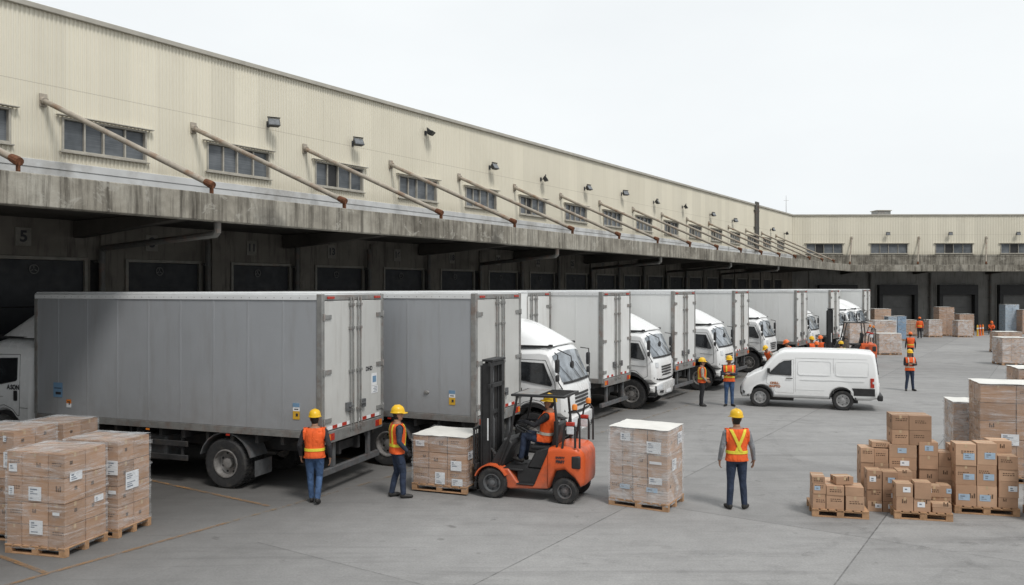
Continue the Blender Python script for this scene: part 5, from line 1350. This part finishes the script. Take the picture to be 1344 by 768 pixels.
# stacks by the far docks, one small body of each kind copied round
far_specs = [
 (1146, 49.5, 1.40, 1.1, 2.12, 'card2', 'wrap_dense', 'wrapped stack right of the far forklift, half hidden by the van'),
 (1184, 51.5, 1.42, 1.1, 1.34, 'card2', 'wrap_dense', 'low wrapped stack with a white top, nearest of the stacks before the far docks'),
 (1177, 59.2, 1.55, 1.2, 1.85, 'card2', 'wrap_dense', 'wide wrapped stack directly behind the low white topped one at the far docks'),
 (1170, 67, 1.36, 1.1, 2.5, 'card2', 'wrap', 'tall brown stack before the first open far dock door'),
 (1204, 72, 1.1, 1.0, 1.4, 'card2', 'wrap', 'small brown stack left of the worker in the orange jacket'),
 (1237, 70, 1.15, 1.0, 1.48, 'card2', 'wrap_dense', 'white filmed stack right of the worker in the orange jacket'),
 (1253, 72, 1.35, 1.1, 2.53, 'card', 'wrap', 'tallest brown stack before the middle far dock door'),
 (1277, 70, 1.25, 1.0, 1.42, 'card2', 'wrap_dense', 'low pale stack by the pillar right of the middle far dock door'),
 (1279, 73, 1.3, 1.0, 1.88, 'card', 'wrap', 'brown stack rising behind the low pale stack at the far pillar'),
 (1178, 65, .72, .9, 1.95, 'greycrate', 'wrap', 'pale blue wrapped stack at the far docks, left of the blue one'),
 (1190, 65.2, .70, .9, 1.97, 'tank', 'wrap', 'blue wrapped stack at the far docks, left of the small brown stack'),
 (1138.5, 46.5, .6, .8, .75, 'greycrate', None, 'low pale blue crate stack behind the roof of the van'),
 (1338, 76, 1.28, 1.1, 2.68, 'greycrate', 'wrap', 'tall pale blue stack before the rightmost far dock door'),
 (1364, 75, 1.5, 1.1, 2.2, 'card', 'wrap', 'brown stack at the right edge beside the tall pale blue stack')]
for (px, d, w_, dp, h_, m_, wr_, lb) in far_specs:
    wrapped_load(lb, off(px, 0, d), -2, w_, dp, h_, (1, 1), 4 if h_ > 1.6 else 3, 1, mat=m_, wrap=wr_, bands=2, sheet='topsheet' if wr_ else None, plabel='wooden pallet under the '+' '.join(lb.split()[:12]))
# bollards by the far pillar
for k, px in enumerate((1283, 1286.5, 1290)):
    t = thing('bollard', ['yellow', 'orange', 'amber'][k]+' bollard by the far pillar, left of the crouching worker', 'bollard', dep(px, 72+.4*k), 0, 'bollards by the far pillar')
    g = MB(); g.lathe([(.11, 0), (.11, .03), (.075, .05), (.07, .9), (.05, .95), (0, .97)], 14); ob('post', g, M['amber' if k == 2 else ('vest' if k else 'yellow')], t)
    g = MB(); g.lathe([(.079, .6), (.079, .72), (.076, .72), (.076, .6)], 14, closed=True); ob('band', g, M['white'], t)
# loose cartons: columns (x0, x1, front y, depth, [heights]) in a local frame whose origin is the front left corner of the pallet
def loose(origin, deg, z0, columns, where, group):
    a = math.radians(deg); ex = Vector((math.cos(a), math.sin(a), 0)); ey = Vector((-ex.y, ex.x, 0))
    for ci, (x0, x1, fy, dp, hs, name) in enumerate(columns):
        z = z0+.002
        for k, h in enumerate(hs):
            jx, jy = random.uniform(-.008, .008), random.uniform(-.012, .012)
            c = Vector(origin)+ex*((x0+x1)/2+jx)+ey*(fy+dp/2+jy); c.z = z
            lev = 'only' if len(hs) == 1 else ('bottom' if k == 0 else ('top' if k == len(hs)-1 else {1: 'second', 2: 'third', 3: 'fourth'}[k]))
            sz = 'small ' if h < .2 else ('flat ' if h/(x1-x0) < .45 else '')
            blue = name.startswith('*')
            nm = name.lstrip('*')
            pos = f'{lev} one of the {nm}' if lev != 'only' else f'single one as the {nm}'
            t = thing('carton', f'{sz}brown carton, {pos} {where}'.replace('single one as the flat cartons', 'flat pair'), 'carton', c, a+random.uniform(-.03, .03), group)
            w_ = x1-x0-.008
            carton_obj('box', w_, dp-.01, h-.003, t, random.choice(['card', 'card', 'card2']))
            if blue:
                paper_label(t, w_*.55, h*.3, T(random.choice([-.1, .1, .14])*w_, -(dp-.01)/2-.004, h*.42), True)
            elif random.random() < .35: paper_label(t, min(.16, w_*.45), min(.1, h*.4), T(random.uniform(-.1, .1), -(dp-.01)/2-.004, h*.55), random.random() < .3)
            z += h+.001
PD = -13
def pallet_at(label, o, Lx, Ly):
    a = math.radians(PD); ex = Vector((math.cos(a), math.sin(a), 0)); ey = Vector((-ex.y, ex.x, 0))
    return make_pallet(label, Lx, Ly, o+ex*Lx/2+ey*Ly/2, a)
def on(o, x, y, z):
    a = math.radians(PD); ex = Vector((math.cos(a), math.sin(a), 0)); ey = Vector((-ex.y, ex.x, 0))
    return o+ex*x+ey*y+Vector((0, 0, z))
p1 = gp(1066, 678)
pallet_at('small wooden pallet with few cartons, leftmost of the loose carton pallets', p1, .98, .85)
loose(p1, PD, .145, [(.01, .24, .02, .42, [.27, .19, .12], 'left column'), (.25, .56, .02, .40, [.26, .17], 'middle column'), (.58, .90, .03, .40, [.26, .165], 'right column'), (.20, .55, .46, .34, [.25, .17], 'back column')], 'on the leftmost small pallet', 'cartons on the leftmost small pallet')
t = thing('carton', 'small brown carton lying askew across the top of the leftmost small pallet', 'carton', on(p1, .55, .26, .585), .05, 'cartons on the leftmost small pallet'); carton_obj('box', .32, .26, .14, t)
p2 = gp(1137, 671)
WH = 'in the big floor pile'
GR = 'cartons in the big floor pile'
loose(p2, PD, 0, [(.02, .28, 0, .35, [.20, .21, .36], 'front left column'), (.285, .56, 0, .35, [.20, .21, .34], 'front second column'), (.57, .83, .1, .35, [.36, .30, .10], 'front third column'),
    (-.02, .23, .48, .4, [.42, .40, .28], 'back left column'), (.235, .49, .48, .4, [.42, .40, .27], 'back second column'), (.495, .99, .50, .5, [.40, .30, .24, .24], 'back middle column'),
    (1.04, 1.38, .52, .4, [.38, .36, .25, .26], 'back fourth column'), (1.385, 1.66, .52, .4, [.34, .20, .25, .27], 'back right column'), (1.30, 1.50, .14, .3, [.30, .22], 'front right column')], WH, GR)
for k, (x0, x1, z, lb) in enumerate(((.56, .86, 1.188, 'lower left'), (.86, 1.26, 1.188, 'lower right'), (.56, .86, 1.47, 'upper left'), (.86, 1.26, 1.47, 'upper right'))):
    c = on(p2, (x0+x1)/2, .78, z); t = thing('carton', f'big brown carton, {lb} of the four crowning the big floor pile', 'carton', c, math.radians(PD)+random.uniform(-.02, .02), GR); carton_obj('box', x1-x0-.006, .50, .276, t)
t = thing('carton', 'flat pale carton on the back left corner of the big floor pile', 'carton', on(p2, .36, .7, 1.112), -.2, GR); carton_obj('box', .32, .3, .10, t, 'card2')
p3 = gp(1174, 681)
pallet_at('wooden pallet with small cartons in front of the big floor pile', p3, .98, .62)
loose(p3, PD, .145, [(.03, .32, .02, .32, [.255, .24], 'left column'), (.335, .62, .02, .30, [.235, .30], 'middle column'), (.64, .86, .30, .26, [.22, .20], 'back column')], 'on the pallet before the big floor pile', 'cartons on the pallet before the floor pile')
loose(p3, PD, .145, [(.635, .96, .03, .24, [.09, .07], 'right end')], 'on the pallet before the floor pile', 'cartons on the pallet before the floor pile')
p4 = gp(1253, 674)
pallet_at('wooden pallet with blue labelled cartons on the right', p4, 1.10, .80)
loose(p4, PD, .145, [(.02, .375, .02, .36, [.39, .36, .40], '*left column'), (.385, .72, .02, .36, [.39, .385, .40], '*middle column'), (.745, 1.08, .02, .36, [.19, .30, .21, .25], 'right column'), (.72, 1.09, .40, .36, [.40, .40, .37], 'back right column'), (.03, .70, .41, .36, [.38, .37, .30], 'wide back column')], 'on the blue labelled pallet', 'cartons on the blue labelled pallet')
# ------------------------------------------------------------------ camera, sky and sun
cam = bpy.data.cameras.new('camera'); cam.sensor_width = 36; cam.lens = F/1344*36; cam.clip_end = 2000; cam.clip_start = .1
cam.shift_y = (HY-384)/1344*1.0
co = bpy.data.objects.new('camera', cam); C.objects.link(co); co.location = (0, 0, H); co.rotation_euler = (PI/2, 0, 0)
bpy.context.scene.camera = co
sc = bpy.context.scene
w = bpy.data.worlds.new('World'); sc.world = w; w.use_nodes = True
nt = w.node_tree; bg = nt.nodes['Background']
SUN_EL, SUN_AZ = math.radians(55), math.radians(148)      # azimuth clockwise from +Y
sky = nt.nodes.new('ShaderNodeTexSky'); sky.sky_type = 'NISHITA'; sky.sun_disc = False
sky.sun_elevation = SUN_EL; sky.sun_rotation = SUN_AZ; sky.dust_density = 3; sky.air_density = 1
hs = nt.nodes.new('ShaderNodeHueSaturation'); hs.inputs['Saturation'].default_value = .25; L(nt, sky.outputs[0], hs.inputs['Color'])
tc = nt.nodes.new('ShaderNodeTexCoord'); mp = nt.nodes.new('ShaderNodeMapping'); mp.inputs['Scale'].default_value = (1, 1, 2.6); L(nt, tc.outputs['Generated'], mp.inputs['Vector'])
cl = ramp(nt, noise(nt, mp.outputs[0], 1.6, 6, .5), [(.3, (6.7, 7.0, 7.2)), (.7, (7.5, 7.78, 7.9))])
mx = mix(nt, .93, hs.outputs[0], cl)
# added dimming of the unseen sky behind the camera to darken surfaces facing it
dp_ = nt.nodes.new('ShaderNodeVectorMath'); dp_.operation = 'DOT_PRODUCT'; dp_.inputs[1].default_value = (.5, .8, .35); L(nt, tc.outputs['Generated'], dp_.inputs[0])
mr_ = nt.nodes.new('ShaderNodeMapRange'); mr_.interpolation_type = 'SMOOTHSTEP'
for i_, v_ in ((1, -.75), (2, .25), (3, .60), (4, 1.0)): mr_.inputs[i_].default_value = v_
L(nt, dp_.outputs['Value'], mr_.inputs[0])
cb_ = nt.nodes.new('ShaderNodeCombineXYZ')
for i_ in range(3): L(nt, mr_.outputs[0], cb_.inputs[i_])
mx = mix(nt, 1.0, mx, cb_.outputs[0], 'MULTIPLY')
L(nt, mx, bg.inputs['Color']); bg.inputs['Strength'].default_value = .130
sl = bpy.data.lights.new('sun', 'SUN'); sl.energy = 2.0; sl.angle = math.radians(14); sl.color = (1, .965, .92)
so = bpy.data.objects.new('sun', sl); C.objects.link(so)
dirv = Vector((math.sin(SUN_AZ)*math.cos(SUN_EL), math.cos(SUN_AZ)*math.cos(SUN_EL), math.sin(SUN_EL)))
so.rotation_euler = dirv.to_track_quat('Z', 'Y').to_euler(); so.location = (20, -20, 40)
sc.view_settings.view_transform = 'Standard'; sc.view_settings.look = 'None'; sc.view_settings.exposure = 0; sc.view_settings.gamma = 1
sc.render.engine = 'CYCLES'; sc.cycles.use_denoising = True; sc.cycles.max_bounces = 8; sc.cycles.transparent_max_bounces = 24
try: sc.cycles.denoiser = 'OPENIMAGEDENOISE'
except Exception: pass
